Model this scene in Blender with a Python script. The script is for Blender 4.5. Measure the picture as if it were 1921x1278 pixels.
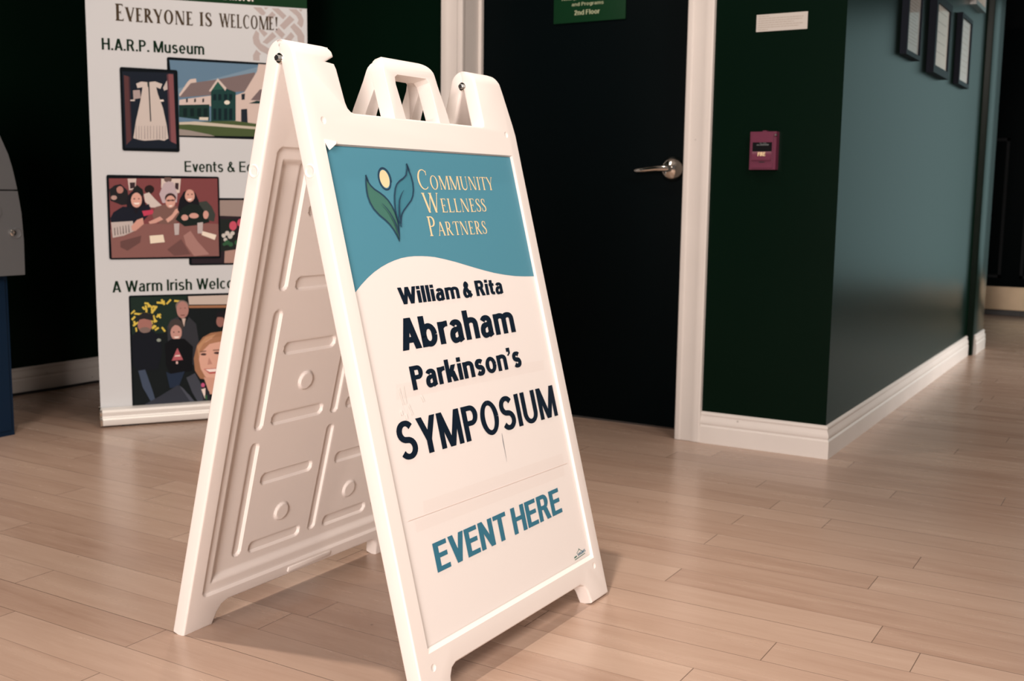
import bpy, bmesh, math, random
import numpy as np
from mathutils import Vector, Matrix

for o in list(bpy.data.objects):
    bpy.data.objects.remove(o)
scene = bpy.context.scene
COL = scene.collection

# ------------------------------------------------------------------ camera
cam_d = bpy.data.cameras.new('camera')
cam = bpy.data.objects.new('camera', cam_d); COL.objects.link(cam)
_F = Vector((-0.5091403, 0.85035634, -0.13292948)); _R = Vector((0.85705552, 0.51507681, 0.01231725)); _U = Vector((-0.07894294, 0.10765674, 0.99104896))
_C = Vector((0.95794674, -3.68657987, 0.88234602))
cam.matrix_world = Matrix(((_R.x, _U.x, -_F.x, _C.x), (_R.y, _U.y, -_F.y, _C.y), (_R.z, _U.z, -_F.z, _C.z), (0, 0, 0, 1)))
cam_d.sensor_width = 36.0; cam_d.lens = 2053.1 * 36 / 1921
cam_d.clip_start = 0.05
cam_d.dof.use_dof = True; cam_d.dof.focus_distance = 1.93; cam_d.dof.aperture_fstop = 7.1
scene.camera = cam

# ------------------------------------------------------------------ exposure, world, lamps
vs = scene.view_settings
vs.view_transform = 'Standard'; vs.look = 'None'; vs.gamma = 1.0; vs.exposure = 0.0; vs.use_curve_mapping = False
world = bpy.data.worlds.new('world'); scene.world = world; world.use_nodes = True
world.node_tree.nodes['Background'].inputs[0].default_value = (1.0, 0.86, 0.78, 1)
world.node_tree.nodes['Background'].inputs[1].default_value = 0.08

def lamp(name, kind, loc, power, color=(1, 0.86, 0.74), size=0.05, target=None, size_y=None, spot=None, blend=0.6, spread=None):
    d = bpy.data.lights.new(name, kind); d.energy = power; d.color = color
    if kind == 'AREA':
        d.size = size
        if spread: d.spread = math.radians(spread)
        if size_y: d.shape = 'RECTANGLE'; d.size_y = size_y
    else:
        d.shadow_soft_size = size
    if kind == 'SPOT':
        d.spot_size = math.radians(spot or 100); d.spot_blend = blend
    o = bpy.data.objects.new(name, d); COL.objects.link(o); o.location = loc
    if target is not None:
        o.rotation_euler = (Vector(target) - Vector(loc)).to_track_quat('-Z', 'Y').to_euler()
    return o

# recessed ceiling spots (hard shadows straight below the sign), a lit room behind the camera, added soft fills for the sign front and the hall
lamp('ceiling_spot_over_sign', 'SPOT', (-0.97, -2.60, 5.05), 500, size=0.05, target=(-0.97, -2.62, 0), spot=54, blend=0.6)
lamp('ceiling_spot_behind_sign', 'SPOT', (-1.07, -1.05, 2.68), 32, size=0.04, target=(-1.07, -1.05, 0), spot=130, blend=0.5)
lamp('sign_front_fill', 'AREA', (1.6, -2.2, 2.62), 42, color=(1, 0.88, 0.79), size=0.9, size_y=0.9, target=(0.2, -2.0, 0.6))  # added soft fill for the sign's front face, no such panel overhead
lamp('room_behind_camera', 'AREA', (1.3, -6.3, 1.6), 255, color=(1, 0.88, 0.81), size=1.4, size_y=2.0, target=(-0.6, -1.0, 0.5))
lamp('ceiling_spot_right', 'SPOT', (1.1, -0.6, 2.68), 42, size=0.05, target=(1.1, -0.6, 0), spot=140, blend=0.6)
lamp('ceiling_spot_hall', 'SPOT', (1.3, 2.6, 2.68), 45, size=0.05, target=(1.3, 2.6, 0), spot=140, blend=0.6)
lamp('hall_sheen_fill', 'AREA', (1.3, 5.3, 1.25), 12, color=(0.68, 1.0, 1.0), size=1.8, size_y=2.1, target=(1.0, 2.0, 1.2))  # added bluish area light giving the right wall its sheen, source unseen
lamp('baseboard_fill', 'AREA', (3.9, 3.0, 1.2), 15, color=(1.0, 0.93, 0.88), size=1.0, size_y=1.0, target=(0.0, 2.3, 0.2), spread=50)  # added fill that brightens the right baseboard, there is no window here
# ------------------------------------------------------------------ banner photographs, traced as flat ink shapes (banner mm)
PH={'dress':[((24,32,44),[117,1306,299,1311,301,1034,118,1032]),((88,56,58),[122,1293,138,1289,139,1060,123,1043]),((60,42,50),[138,1289,143,1287,143,1064,139,1060]),((128,80,84),[279,1306,296,1306,300,1051,282,1059]),((88,58,66),[273,1303,279,1306,282,1059,276,1064]),((190,180,176),[258,1254,273,1282,274,1250,262,1244]),((200,190,184),[142,1206,157,1208,158,1202,142,1201]),((168,152,150),[152,1240,176,1243,179,1214,153,1208]),((226,216,208),[234,1210,259,1212,260,1205,234,1203]),((200,190,184),[164,1265,182,1273,206,1272,231,1276,256,1268,249,1250,234,1256,239,1232,256,1180,267,1120,272,1071,257,1062,239,1065,211,1062,186,1060,166,1063,148,1068,159,1130,176,1199,186,1253,168,1249]),((160,150,148),[158,1113,160,1114,160,1065,156,1065]),((160,150,148),[168,1112,170,1114,169,1065,166,1065]),((160,150,148),[177,1111,179,1114,178,1066,175,1065]),((160,150,148),[188,1114,190,1115,190,1066,186,1066]),((160,150,148),[198,1113,201,1115,200,1066,197,1066]),((160,150,148),[208,1115,211,1115,210,1067,207,1066]),((160,150,148),[220,1114,222,1116,221,1067,218,1067]),((160,150,148),[231,1116,233,1116,233,1067,229,1067]),((160,150,148),[241,1115,243,1117,243,1068,239,1068]),((160,150,148),[251,1114,254,1117,253,1068,250,1068]),((160,150,148),[261,1116,263,1117,262,1068,259,1068]),((30,34,40),[206,1274,210,1275,213,1132,209,1129]),((36,52,48),[203,1272,209,1272,208,1252,204,1256])],'building':[((98,128,152),[284,1357,740,1360,706,1090,306,1084]),((120,146,166),[303,1252,642,1379,671,1337,307,1233]),((206,190,182),[314,1231,348,1282,357,1291,378,1295,380,1280,345,1254,321,1225]),((122,108,108),[315,1222,359,1277,458,1296,598,1330,597,1261,514,1252,471,1265,430,1237]),((206,190,184),[316,1214,432,1235,431,1196,315,1195]),((46,44,48),[340,1219,347,1221,346,1207,340,1205]),((46,44,48),[370,1220,376,1222,376,1209,369,1207]),((46,44,48),[400,1222,406,1224,406,1210,399,1208]),((26,54,50),[314,1195,425,1202,424,1141,313,1151]),((16,34,36),[329,1183,343,1185,342,1153,328,1154]),((16,34,36),[354,1184,368,1186,368,1154,354,1155]),((16,34,36),[380,1185,394,1187,393,1155,379,1156]),((16,34,36),[403,1186,418,1188,417,1156,403,1157]),((210,204,190),[387,1153,420,1154,419,1143,386,1143]),((208,190,182),[522,1240,557,1254,606,1334,612,1363,652,1365,647,1124,519,1140]),((30,64,62),[432,1256,458,1293,485,1265,524,1252,522,1146,430,1139]),((206,192,184),[424,1251,458,1300,490,1266,485,1255,458,1288,431,1249]),((44,90,78),[436,1256,458,1288,481,1261]),((16,36,42),[440,1241,451,1241,451,1219,439,1217]),((16,36,42),[439,1188,450,1188,449,1146,438,1145]),((16,36,42),[459,1242,470,1242,470,1220,458,1218]),((16,36,42),[458,1189,469,1189,468,1146,457,1146]),((16,36,42),[480,1243,492,1243,491,1221,480,1219]),((16,36,42),[479,1189,491,1190,490,1147,478,1147]),((16,36,42),[499,1244,511,1244,510,1222,499,1220]),((16,36,42),[498,1190,510,1191,509,1148,497,1147]),((225,220,205),[501,1213,500,1209,497,1206,493,1205,488,1204,484,1206,481,1208,480,1212,481,1215,484,1218,488,1220,493,1220,497,1219,500,1216]),((34,42,52),[543,1189,566,1192,567,1139,542,1139]),((34,42,52),[545,1246,559,1249,557,1226,546,1224]),((118,104,106),[580,1225,616,1267,655,1269,654,1226]),((20,50,50),[572,1212,603,1224,654,1221,654,1215]),((74,90,56),[313,1132,519,1145,707,1126,706,1090,307,1084]),((196,188,172),[313,1132,374,1137,540,1128,707,1121,707,1112,540,1118,351,1125,313,1123]),((150,142,136),[312,1107,350,1103,425,1090,443,1084,311,1082])],'table':[((124,70,72),[58,920,449,926,450,631,58,629]),((100,52,56),[238,921,314,922,310,903,238,901]),((206,190,184),[123,920,154,921,149,881,127,878]),((56,44,48),[130,906,149,907,148,887,131,883]),((212,198,190),[242,922,313,923,307,871,262,858,241,889]),((60,44,48),[292,907,305,907,303,881,291,885]),((134,94,90),[57,733,175,754,344,758,447,754,450,631,59,629]),((166,126,120),[317,710,343,728,368,688,411,638,354,632,325,675]),((104,74,72),[90,690,165,711,160,685,114,655,90,668]),((110,78,76),[256,658,308,697,341,639,281,634]),((34,34,38),[58,880,77,895,98,900,121,878,128,827,99,823,61,839]),((176,126,116),[107,879,106,873,102,868,97,866,92,866,87,868,84,873,83,879,84,885,88,889,92,892,98,892,103,890,106,885]),((180,150,142),[84,850,83,847,80,844,76,842,71,842,67,843,64,846,63,850,64,854,67,857,71,858,76,858,80,857,83,854]),((30,34,34),[138,879,155,898,175,881,178,858,154,866]),((40,30,30),[216,882,214,875,209,869,202,866,194,866,188,869,183,874,181,881,183,888,188,894,195,897,203,898,210,894,215,889]),((206,196,190),[178,864,197,871,219,845,240,824,235,815,202,815,182,836]),((110,90,86),[280,920,279,915,275,911,269,909,263,909,257,911,253,915,252,920,253,925,257,929,263,931,270,931,275,929,279,925]),((188,172,178),[234,865,250,904,268,913,286,909,299,865,296,835,244,832]),((60,66,62),[376,836,405,841,424,820,437,789,431,763,392,772]),((28,26,34),[115,806,121,857,138,875,158,876,174,858,185,823,193,806,168,789,135,788]),((214,164,150),[171,842,169,830,163,820,155,815,147,815,139,820,134,830,132,842,135,854,140,863,148,869,157,869,164,864,170,854]),((240,228,220),[141,832,163,833,159,826,146,826]),((70,44,44),[147,847,147,846,146,845,145,844,143,844,142,845,141,846,141,847,141,847,142,848,143,849,145,849,146,848,147,848]),((70,44,44),[163,847,163,846,162,845,161,845,160,845,159,845,158,846,158,847,158,848,159,848,160,849,161,849,162,848,163,848]),((26,30,42),[58,775,70,797,103,818,136,814,147,789,169,819,196,828,202,797,175,767,142,754,93,763,61,754]),((190,180,176),[60,760,93,762,136,765,141,728,103,711,64,703]),((92,84,84),[70,740,73,741,74,712,71,711]),((92,84,84),[80,742,82,743,84,714,81,713]),((92,84,84),[90,745,92,745,94,716,91,715]),((92,84,84),[100,747,102,748,104,718,100,717]),((92,84,84),[110,749,112,750,114,720,110,720]),((92,84,84),[120,751,122,752,124,723,120,722]),((206,156,142),[130,745,151,769,172,777,175,754,145,728,133,729]),((190,66,92),[170,802,208,807,214,792,176,783]),((122,92,86),[206,789,219,817,257,828,295,820,316,789,288,754,234,754,209,776]),((60,44,44),[294,850,291,842,286,835,277,831,268,831,260,835,255,841,253,850,255,858,261,865,269,869,278,869,286,865,292,858]),((212,164,150),[291,837,289,827,284,819,276,814,268,814,261,818,256,827,255,837,257,847,262,855,270,860,278,860,285,855,290,847]),((70,50,52),[259,843,289,845,289,841,259,839]),((80,56,56),[271,841,270,840,269,838,267,838,265,838,263,838,262,840,262,841,262,843,264,844,265,845,267,845,269,844,271,843]),((80,56,56),[285,842,285,841,284,839,282,839,280,839,278,839,277,841,276,842,277,844,278,845,280,846,282,846,284,845,285,844]),((240,228,220),[266,823,280,824,277,819,269,818]),((206,158,146),[192,762,234,782,245,771,217,757,196,754]),((210,164,150),[254,771,277,789,290,809,303,813,314,802,298,796,278,771,261,759]),((24,24,30),[298,807,306,846,322,874,343,883,364,871,376,842,382,798,353,772,315,772]),((210,162,148),[362,860,360,850,355,842,347,837,339,837,332,842,327,850,326,860,328,870,333,879,340,883,348,883,356,879,360,871]),((244,230,222),[334,848,352,850,347,843,338,842]),((70,44,44),[341,865,340,864,339,863,338,862,337,862,336,863,335,864,335,864,335,865,336,866,337,867,338,867,339,866,340,865]),((70,44,44),[355,866,355,865,354,864,353,863,351,863,350,864,349,865,349,866,349,866,350,867,351,868,353,868,354,867,355,867]),((26,36,34),[289,771,316,815,346,831,380,825,405,789,414,761,370,750,322,745]),((206,158,146),[336,778,335,773,331,769,326,767,320,767,315,769,312,773,310,778,312,783,315,787,321,789,326,789,331,787,335,783]),((206,158,146),[375,785,373,780,368,777,361,775,353,775,345,777,341,780,339,785,341,789,346,793,353,795,361,795,368,793,373,789]),((206,158,146),[412,789,410,782,407,776,403,773,398,773,394,776,392,782,391,788,392,795,395,801,399,804,404,804,408,801,411,795]),((186,176,176),[283,755,303,757,300,714,285,712]),((186,176,176),[369,758,390,761,387,718,369,718]),((232,220,200),[194,710,243,714,248,686,196,681]),((234,222,206),[387,727,439,712,432,693,384,712])],'flowers':[((154,138,132),[455,844,684,849,678,772,453,783]),((44,36,42),[349,789,682,777,661,601,345,603]),((172,140,130),[470,651,517,656,671,658,661,601,467,604]),((34,40,38),[453,772,519,772,508,655,450,647]),((200,196,190),[475,709,474,706,472,703,469,701,465,701,462,703,460,706,459,709,460,713,462,716,466,717,469,717,472,716,474,713]),((200,196,190),[489,718,489,714,486,711,482,709,478,709,475,711,473,714,472,718,473,722,475,725,479,727,483,727,486,725,489,722]),((200,196,190),[501,707,500,703,497,699,493,697,489,697,485,699,483,703,482,707,483,711,486,715,489,717,494,717,498,715,500,711]),((200,196,190),[481,694,480,690,478,688,475,687,472,687,469,688,467,690,466,694,467,697,469,699,472,701,475,701,478,699,480,697]),((200,196,190),[509,718,508,715,505,712,502,710,499,710,495,712,493,715,493,718,493,722,496,724,499,726,503,726,506,724,508,722]),((200,196,190),[542,713,540,709,538,706,534,704,529,704,525,706,523,709,522,714,523,718,526,721,530,723,534,723,538,721,541,718]),((200,196,190),[563,700,562,696,559,693,556,691,552,691,548,693,546,696,545,700,546,704,548,707,552,709,556,709,560,707,562,704]),((52,92,64),[490,682,489,678,486,675,482,673,477,673,474,675,471,678,470,682,471,687,474,690,478,692,482,692,486,690,489,687]),((52,92,64),[502,675,501,672,498,668,495,667,491,667,487,668,485,672,484,676,485,679,488,683,491,684,495,684,499,682,501,679]),((52,92,64),[475,676,474,673,472,671,470,670,467,670,465,671,463,673,462,676,463,678,465,681,467,682,470,682,473,681,474,678]),((52,92,64),[527,682,526,678,524,674,520,672,515,672,511,674,509,678,508,682,509,686,512,690,516,692,520,692,524,690,527,686]),((196,84,104),[518,747,516,739,512,733,506,729,500,729,494,733,490,739,489,747,491,755,495,761,501,764,507,764,513,761,516,755]),((196,84,104),[546,758,545,751,541,746,535,743,529,743,524,746,520,751,519,758,521,765,525,771,530,774,536,774,541,771,545,765])],'group':[((22,28,30),[119,482,650,483,606,44,119,50]),((30,46,40),[119,482,326,482,302,420,236,341,120,341]),((214,190,84),[157,421,170,402,164,398,151,417]),((214,190,84),[203,411,205,397,198,396,196,410]),((214,190,84),[189,451,200,440,196,435,184,446]),((214,190,84),[183,419,186,400,179,399,177,418]),((214,190,84),[169,461,184,459,183,452,168,454]),((214,190,84),[190,422,204,437,209,432,195,417]),((214,190,84),[133,392,135,378,128,377,126,391]),((214,190,84),[183,384,194,369,188,365,177,380]),((214,190,84),[170,373,191,370,190,363,169,366]),((214,190,84),[194,396,197,377,190,376,188,395]),((214,190,84),[191,365,201,375,206,370,196,360]),((214,190,84),[197,448,215,445,214,438,196,440]),((214,190,84),[176,450,179,428,172,427,169,449]),((214,190,84),[208,406,224,417,228,411,212,400]),((214,190,84),[186,386,202,402,207,397,191,381]),((214,190,84),[199,402,214,388,209,383,194,397]),((214,190,84),[178,420,180,400,174,399,171,419]),((214,190,84),[184,458,187,441,180,440,178,457]),((214,190,84),[131,423,153,420,152,413,130,416]),((214,190,84),[123,376,142,389,145,383,127,370]),((214,190,84),[113,422,131,434,135,428,117,416]),((214,190,84),[119,399,131,411,136,406,124,393]),((214,190,84),[217,416,228,401,223,397,212,412]),((214,190,84),[198,434,209,444,214,439,203,429]),((214,190,84),[201,357,215,366,219,360,205,351]),((214,190,84),[162,401,172,387,167,383,157,397]),((214,190,84),[191,363,206,373,210,367,195,357]),((214,190,84),[197,438,199,418,193,417,190,437]),((214,190,84),[138,367,140,351,134,350,132,366]),((214,190,84),[171,398,181,383,176,379,165,394]),((214,190,84),[164,446,172,435,166,431,158,442]),((214,190,84),[182,400,194,413,199,408,187,395]),((214,190,84),[213,462,232,460,231,453,212,455]),((214,190,84),[196,402,208,386,202,381,191,398]),((214,190,84),[170,424,172,409,165,408,163,423]),((214,190,84),[231,366,243,349,237,345,226,362]),((214,190,84),[167,411,179,399,175,394,162,406]),((214,190,84),[176,439,178,422,172,422,170,438]),((214,190,84),[246,454,262,471,267,466,250,449]),((214,190,84),[241,466,243,449,236,448,234,465]),((214,190,84),[184,455,199,441,195,436,180,450]),((214,190,84),[235,471,237,453,230,452,228,470]),((214,190,84),[165,371,183,383,187,377,169,365]),((214,190,84),[277,467,297,464,296,457,276,460]),((196,182,172),[328,479,650,480,647,440,331,447]),((160,114,84),[330,443,647,437,647,426,331,434]),((126,112,106),[330,441,327,431,320,423,310,418,299,419,289,424,283,432,281,442,283,452,290,460,300,465,311,464,321,459,328,451]),((172,128,120),[329,427,326,413,320,402,310,396,300,396,291,403,286,414,284,428,286,443,293,454,302,460,312,459,321,453,327,441]),((52,54,60),[248,366,262,391,289,403,305,358,329,400,355,372,364,304,356,200,249,289]),((196,176,166),[302,395,317,395,310,362]),((120,90,84),[302,433,301,433,300,432,299,432,298,432,297,432,296,433,296,434,296,435,297,435,298,436,299,436,300,435,301,434]),((120,90,84),[318,434,318,433,317,432,316,432,315,432,313,433,313,433,312,434,313,435,314,436,315,436,316,436,317,436,318,435]),((120,78,74),[297,409,316,409,312,405,300,405]),((22,26,34),[115,336,142,355,193,353,221,326,227,269,210,204,140,200,118,224]),((160,112,104),[194,374,191,362,184,352,173,347,161,348,150,354,143,364,141,376,144,388,151,398,162,403,174,403,185,397,192,387]),((126,108,102),[187,355,185,350,179,347,171,345,162,345,154,348,149,352,147,357,149,362,155,365,163,367,172,367,180,364,185,360]),((40,40,42),[138,408,166,424,197,413,200,389,165,399,139,394]),((140,150,140),[224,315,223,312,221,310,217,309,214,309,211,310,209,313,208,315,209,318,211,320,214,322,218,321,221,320,223,318]),((66,78,98),[138,202,163,205,186,128,196,88,180,81,152,138]),((70,62,60),[308,366,305,355,297,346,286,341,274,341,264,347,256,357,254,368,257,380,265,389,276,393,288,393,298,387,306,378]),((190,146,136),[301,341,299,328,293,318,284,313,275,314,266,320,261,330,259,342,262,355,268,364,276,370,286,369,294,363,300,353]),((60,44,42),[274,343,274,342,273,341,272,341,271,341,270,341,269,342,269,344,269,345,270,345,271,346,272,346,273,345,274,344]),((60,44,42),[293,344,293,342,292,342,291,341,289,341,288,342,288,343,287,344,288,345,288,346,290,346,291,346,292,346,293,345]),((236,220,212),[271,326,292,326,287,320,276,320]),((16,18,22),[238,300,260,317,309,317,341,285,336,191,256,183,240,217]),((176,96,104),[283,282,303,235,261,234]),((226,206,200),[274,254,291,255,294,249,272,249]),((214,180,176),[284,225,284,223,283,221,281,220,279,220,277,221,276,223,276,226,276,228,277,230,279,231,281,231,283,230,284,228]),((36,48,68),[239,192,256,183,308,190,284,132,251,128]),((150,106,98),[462,378,460,368,455,360,449,356,442,357,436,361,432,369,431,379,433,389,437,397,443,401,450,401,456,396,460,388]),((30,28,32),[429,395,437,413,473,420,477,388,447,395]),((158,114,86),[343,238,356,289,379,319,410,335,461,340,501,319,526,265,529,169,497,134,365,158,346,191]),((186,142,108),[356,284,389,319,430,330,389,293,362,242]),((218,170,152),[488,227,481,190,463,161,437,145,409,147,384,165,368,196,362,234,370,271,388,300,413,315,441,314,466,296,483,265]),((170,124,96),[363,263,379,293,419,317,481,320,450,300,404,292,373,262]),((74,54,52),[391,252,389,250,386,248,382,248,377,248,373,249,370,251,368,253,370,255,373,256,377,257,382,257,387,256,390,254]),((74,54,52),[443,254,442,252,438,251,433,250,428,251,423,252,420,254,419,256,420,258,423,259,428,260,434,260,438,258,442,257]),((74,54,52),[490,256,489,254,486,253,482,252,477,252,473,253,470,255,469,257,470,259,473,261,477,262,482,261,486,260,489,258]),((120,90,76),[367,265,390,267,390,263,367,260]),((120,90,76),[416,268,444,269,444,265,416,264]),((180,80,80),[380,195,417,196,468,197,442,176,401,175]),((246,232,226),[385,193,463,194,439,183,401,182]),((190,140,126),[400,240,412,213,394,211]),((206,158,140),[378,163,477,151,455,89,399,95]),((52,56,66),[122,55,160,73,214,100,280,138,323,98,348,59,352,48]),((74,78,90),[285,137,299,126,348,62,332,60]),((66,70,80),[313,165,346,181,370,132,375,60,362,50,334,105]),((40,40,48),[375,142,399,103,403,50,373,52]),((232,214,206),[368,116,384,120,381,78]),((196,90,130),[382,132,381,128,379,125,376,124,373,124,370,126,368,129,368,133,368,136,370,139,373,141,376,140,379,139,381,136]),((52,92,60),[379,89,390,93,389,67])]}
KNOT=[[596,1571,627,1573,644,1554,636,1544,626,1545],[666,1573,693,1575,723,1549,710,1535],[731,1575,762,1577,780,1561,790,1539,788,1521,781,1508,764,1524,770,1537,762,1552],[770,1577,786,1578,780,1568],[637,1574,655,1575,643,1565],[668,1561,644,1536,656,1524,682,1549],[736,1552,754,1537,713,1496,696,1511],[615,1489,630,1492,650,1478,636,1464],[692,1503,717,1479,704,1463,677,1487],[752,1524,779,1501,792,1479,790,1439,768,1437,764,1477,737,1509],[605,1487,617,1477,616,1459,622,1440,654,1422,654,1397,619,1412,596,1436,592,1460],[668,1485,683,1469,647,1438,629,1444],[740,1490,753,1475,732,1447,711,1458],[605,1415,623,1400,617,1395,617,1374,593,1374,592,1393]]

# ------------------------------------------------------------------ helpers
def srgb(r, g, b):
    f = lambda c: (c / 255 / 12.92) if c / 255 <= 0.04045 else ((c / 255 + 0.055) / 1.055) ** 2.4
    return (f(r), f(g), f(b), 1.0)

def mat(name, color, rough=0.5, metal=0.0, spec=0.5, coat=0.0, coat_rough=0.1, noise=0.0, nscale=20.0, bump=0.0, bscale=200.0):
    m = bpy.data.materials.new(name); m.use_nodes = True
    nt = m.node_tree; p = nt.nodes['Principled BSDF']
    p.inputs['Base Color'].default_value = color if len(color) == 4 else (*color, 1)
    p.inputs['Roughness'].default_value = rough; p.inputs['Metallic'].default_value = metal
    p.inputs['Specular IOR Level'].default_value = spec
    p.inputs['Coat Weight'].default_value = coat; p.inputs['Coat Roughness'].default_value = coat_rough
    if noise or bump:
        tc = nt.nodes.new('ShaderNodeTexCoord')
    if noise:
        n = nt.nodes.new('ShaderNodeTexNoise'); n.inputs['Scale'].default_value = nscale; n.inputs['Detail'].default_value = 4
        nt.links.new(tc.outputs['Object'], n.inputs['Vector'])
        mp = nt.nodes.new('ShaderNodeMapRange'); mp.inputs['To Min'].default_value = 1 - noise; mp.inputs['To Max'].default_value = 1 + noise
        nt.links.new(n.outputs['Fac'], mp.inputs['Value'])
        mx = nt.nodes.new('ShaderNodeVectorMath'); mx.operation = 'SCALE'
        mx.inputs[0].default_value = p.inputs['Base Color'].default_value[:3]
        nt.links.new(mp.outputs[0], mx.inputs['Scale']); nt.links.new(mx.outputs[0], p.inputs['Base Color'])
    if bump:
        n2 = nt.nodes.new('ShaderNodeTexNoise'); n2.inputs['Scale'].default_value = bscale
        nt.links.new(tc.outputs['Object'], n2.inputs['Vector'])
        b = nt.nodes.new('ShaderNodeBump'); b.inputs['Strength'].default_value = bump; b.inputs['Distance'].default_value = 0.002
        nt.links.new(n2.outputs['Fac'], b.inputs['Height']); nt.links.new(b.outputs[0], p.inputs['Normal'])
    return m

def org(parent):
    p = parent
    while p is not None and p.parent is not None: p = p.parent
    return Vector(p.location) if p is not None else Vector((0, 0, 0))

def link_mesh(name, me, m, parent=None, smooth=35):
    """me holds world coordinates; they are made relative to the thing's base"""
    o = bpy.data.objects.new(name, me); COL.objects.link(o)
    for x in (m if isinstance(m, (list, tuple)) else [m]):
        if x.name not in [k.name for k in me.materials if k]: me.materials.append(x)
    if parent is not None:
        me.transform(Matrix.Translation(-org(parent))); o.parent = parent
    if smooth:
        me.shade_smooth()
        try: me.set_sharp_from_angle(angle=math.radians(smooth))
        except Exception: pass
    return o

def from_bm(name, bm, m, parent=None, smooth=35, recalc=True):
    if recalc: bmesh.ops.recalc_face_normals(bm, faces=bm.faces[:])
    me = bpy.data.meshes.new(name); bm.to_mesh(me); bm.free()
    return link_mesh(name, me, m, parent, smooth)

def tag(o, label=None, cat=None, group=None, kind=None):
    if label: o['label'] = label
    if cat: o['category'] = cat
    if group: o['group'] = group
    if kind: o['kind'] = kind
    return o

def thing(name, loc, label, cat, group=None):
    o = bpy.data.objects.new(name, None); COL.objects.link(o); o.location = loc
    o.empty_display_size = 0.1
    return tag(o, label, cat, group)

def bevel(bm, off, seg=2, ang=30, sel=None):
    es = [e for e in bm.edges if len(e.link_faces) == 2 and e.calc_face_angle(0) > math.radians(ang) and (sel is None or sel(e))]
    if es: bmesh.ops.bevel(bm, geom=es, offset=off, segments=seg, profile=0.5, affect='EDGES', clamp_overlap=True)

def add_box(bm, x0, x1, y0, y1, z0, z1):
    v = [bm.verts.new(p) for p in ((x0, y0, z0), (x1, y0, z0), (x1, y1, z0), (x0, y1, z0), (x0, y0, z1), (x1, y0, z1), (x1, y1, z1), (x0, y1, z1))]
    for f in ((0, 3, 2, 1), (4, 5, 6, 7), (0, 1, 5, 4), (1, 2, 6, 5), (2, 3, 7, 6), (3, 0, 4, 7)):
        bm.faces.new([v[i] for i in f])

def box(name, x0, x1, y0, y1, z0, z1, m, parent=None, bev=0.0, seg=2):
    bm = bmesh.new(); add_box(bm, x0, x1, y0, y1, z0, z1)
    bmesh.ops.recalc_face_normals(bm, faces=bm.faces[:])
    if bev: bevel(bm, bev, seg)
    return from_bm(name, bm, m, parent)

def add_prism(bm, pts, vec):
    """closed polygon of 3D points swept along vec"""
    a = [bm.verts.new(p) for p in pts]; vec = Vector(vec)
    b = [bm.verts.new(Vector(p) + vec) for p in pts]
    n = len(pts)
    bm.faces.new(a); bm.faces.new(b[::-1])
    for i in range(n): bm.faces.new((a[i], b[i], b[(i + 1) % n], a[(i + 1) % n]))

def add_sweep(bm, prof, path, frame):
    """profile (d, z) swept through path stations; frame(i) -> (origin, outward vector)"""
    rows = []
    for i in range(len(path)):
        o, d = frame(i)
        rows.append([bm.verts.new(Vector(o) + Vector(d) * p[0] + Vector((0, 0, p[1]))) for p in prof])
    n = len(prof)
    for i in range(len(rows) - 1):
        for k in range(n):
            bm.faces.new((rows[i][k], rows[i + 1][k], rows[i + 1][(k + 1) % n], rows[i][(k + 1) % n]))
    bm.faces.new(rows[0]); bm.faces.new(rows[-1][::-1])

def add_lathe(bm, prof, origin, axis, seg=32):
    """profile of (radius, height along axis)"""
    axis = Vector(axis).normalized(); e1 = axis.orthogonal().normalized(); e2 = axis.cross(e1); origin = Vector(origin)
    rows = []
    for r, h in prof:
        if r < 1e-6: rows.append([bm.verts.new(origin + axis * h)])
        else: rows.append([bm.verts.new(origin + axis * h + (e1 * math.cos(2 * math.pi * i / seg) + e2 * math.sin(2 * math.pi * i / seg)) * r) for i in range(seg)])
    for a, b in zip(rows, rows[1:]):
        for i in range(seg):
            j = (i + 1) % seg
            if len(a) == 1 and len(b) == 1: continue
            if len(a) == 1: bm.faces.new((a[0], b[i], b[j]))
            elif len(b) == 1: bm.faces.new((a[i], a[j], b[0]))
            else: bm.faces.new((a[i], a[j], b[j], b[i]))
    if len(rows[0]) > 1: bm.faces.new(rows[0])
    if len(rows[-1]) > 1: bm.faces.new(rows[-1])

def add_tube(bm, pts, r, seg=12):
    pts = [Vector(p) for p in pts]; rows = []
    prev = None
    for i, p in enumerate(pts):
        t = (pts[min(i + 1, len(pts) - 1)] - pts[max(i - 1, 0)]).normalized()
        e1 = t.orthogonal().normalized() if prev is None else (prev - t * prev.dot(t)).normalized()
        prev = e1; e2 = t.cross(e1); rr = r[i] if isinstance(r, (list, tuple)) else r
        rows.append([bm.verts.new(p + (e1 * math.cos(2 * math.pi * k / seg) + e2 * math.sin(2 * math.pi * k / seg)) * rr) for k in range(seg)])
    for a, b in zip(rows, rows[1:]):
        for k in range(seg): bm.faces.new((a[k], a[(k + 1) % seg], b[(k + 1) % seg], b[k]))
    bm.faces.new(rows[0][::-1]); bm.faces.new(rows[-1])

# ------------------------------------------------------------------ lettering
def stroke(P, pts, w):
    """strip of quads along pts with widths w"""
    n = len(pts); L = []; R = []
    for i in range(n):
        a = pts[max(i - 1, 0)]; b = pts[min(i + 1, n - 1)]
        dx, dy = b[0] - a[0], b[1] - a[1]; l = math.hypot(dx, dy) or 1
        ww = (w[i] if isinstance(w, list) else w) / 2
        L.append((pts[i][0] - dy / l * ww, pts[i][1] + dx / l * ww)); R.append((pts[i][0] + dy / l * ww, pts[i][1] - dx / l * ww))
    for i in range(n - 1): P.append([L[i], R[i], R[i + 1], L[i + 1]])

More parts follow.
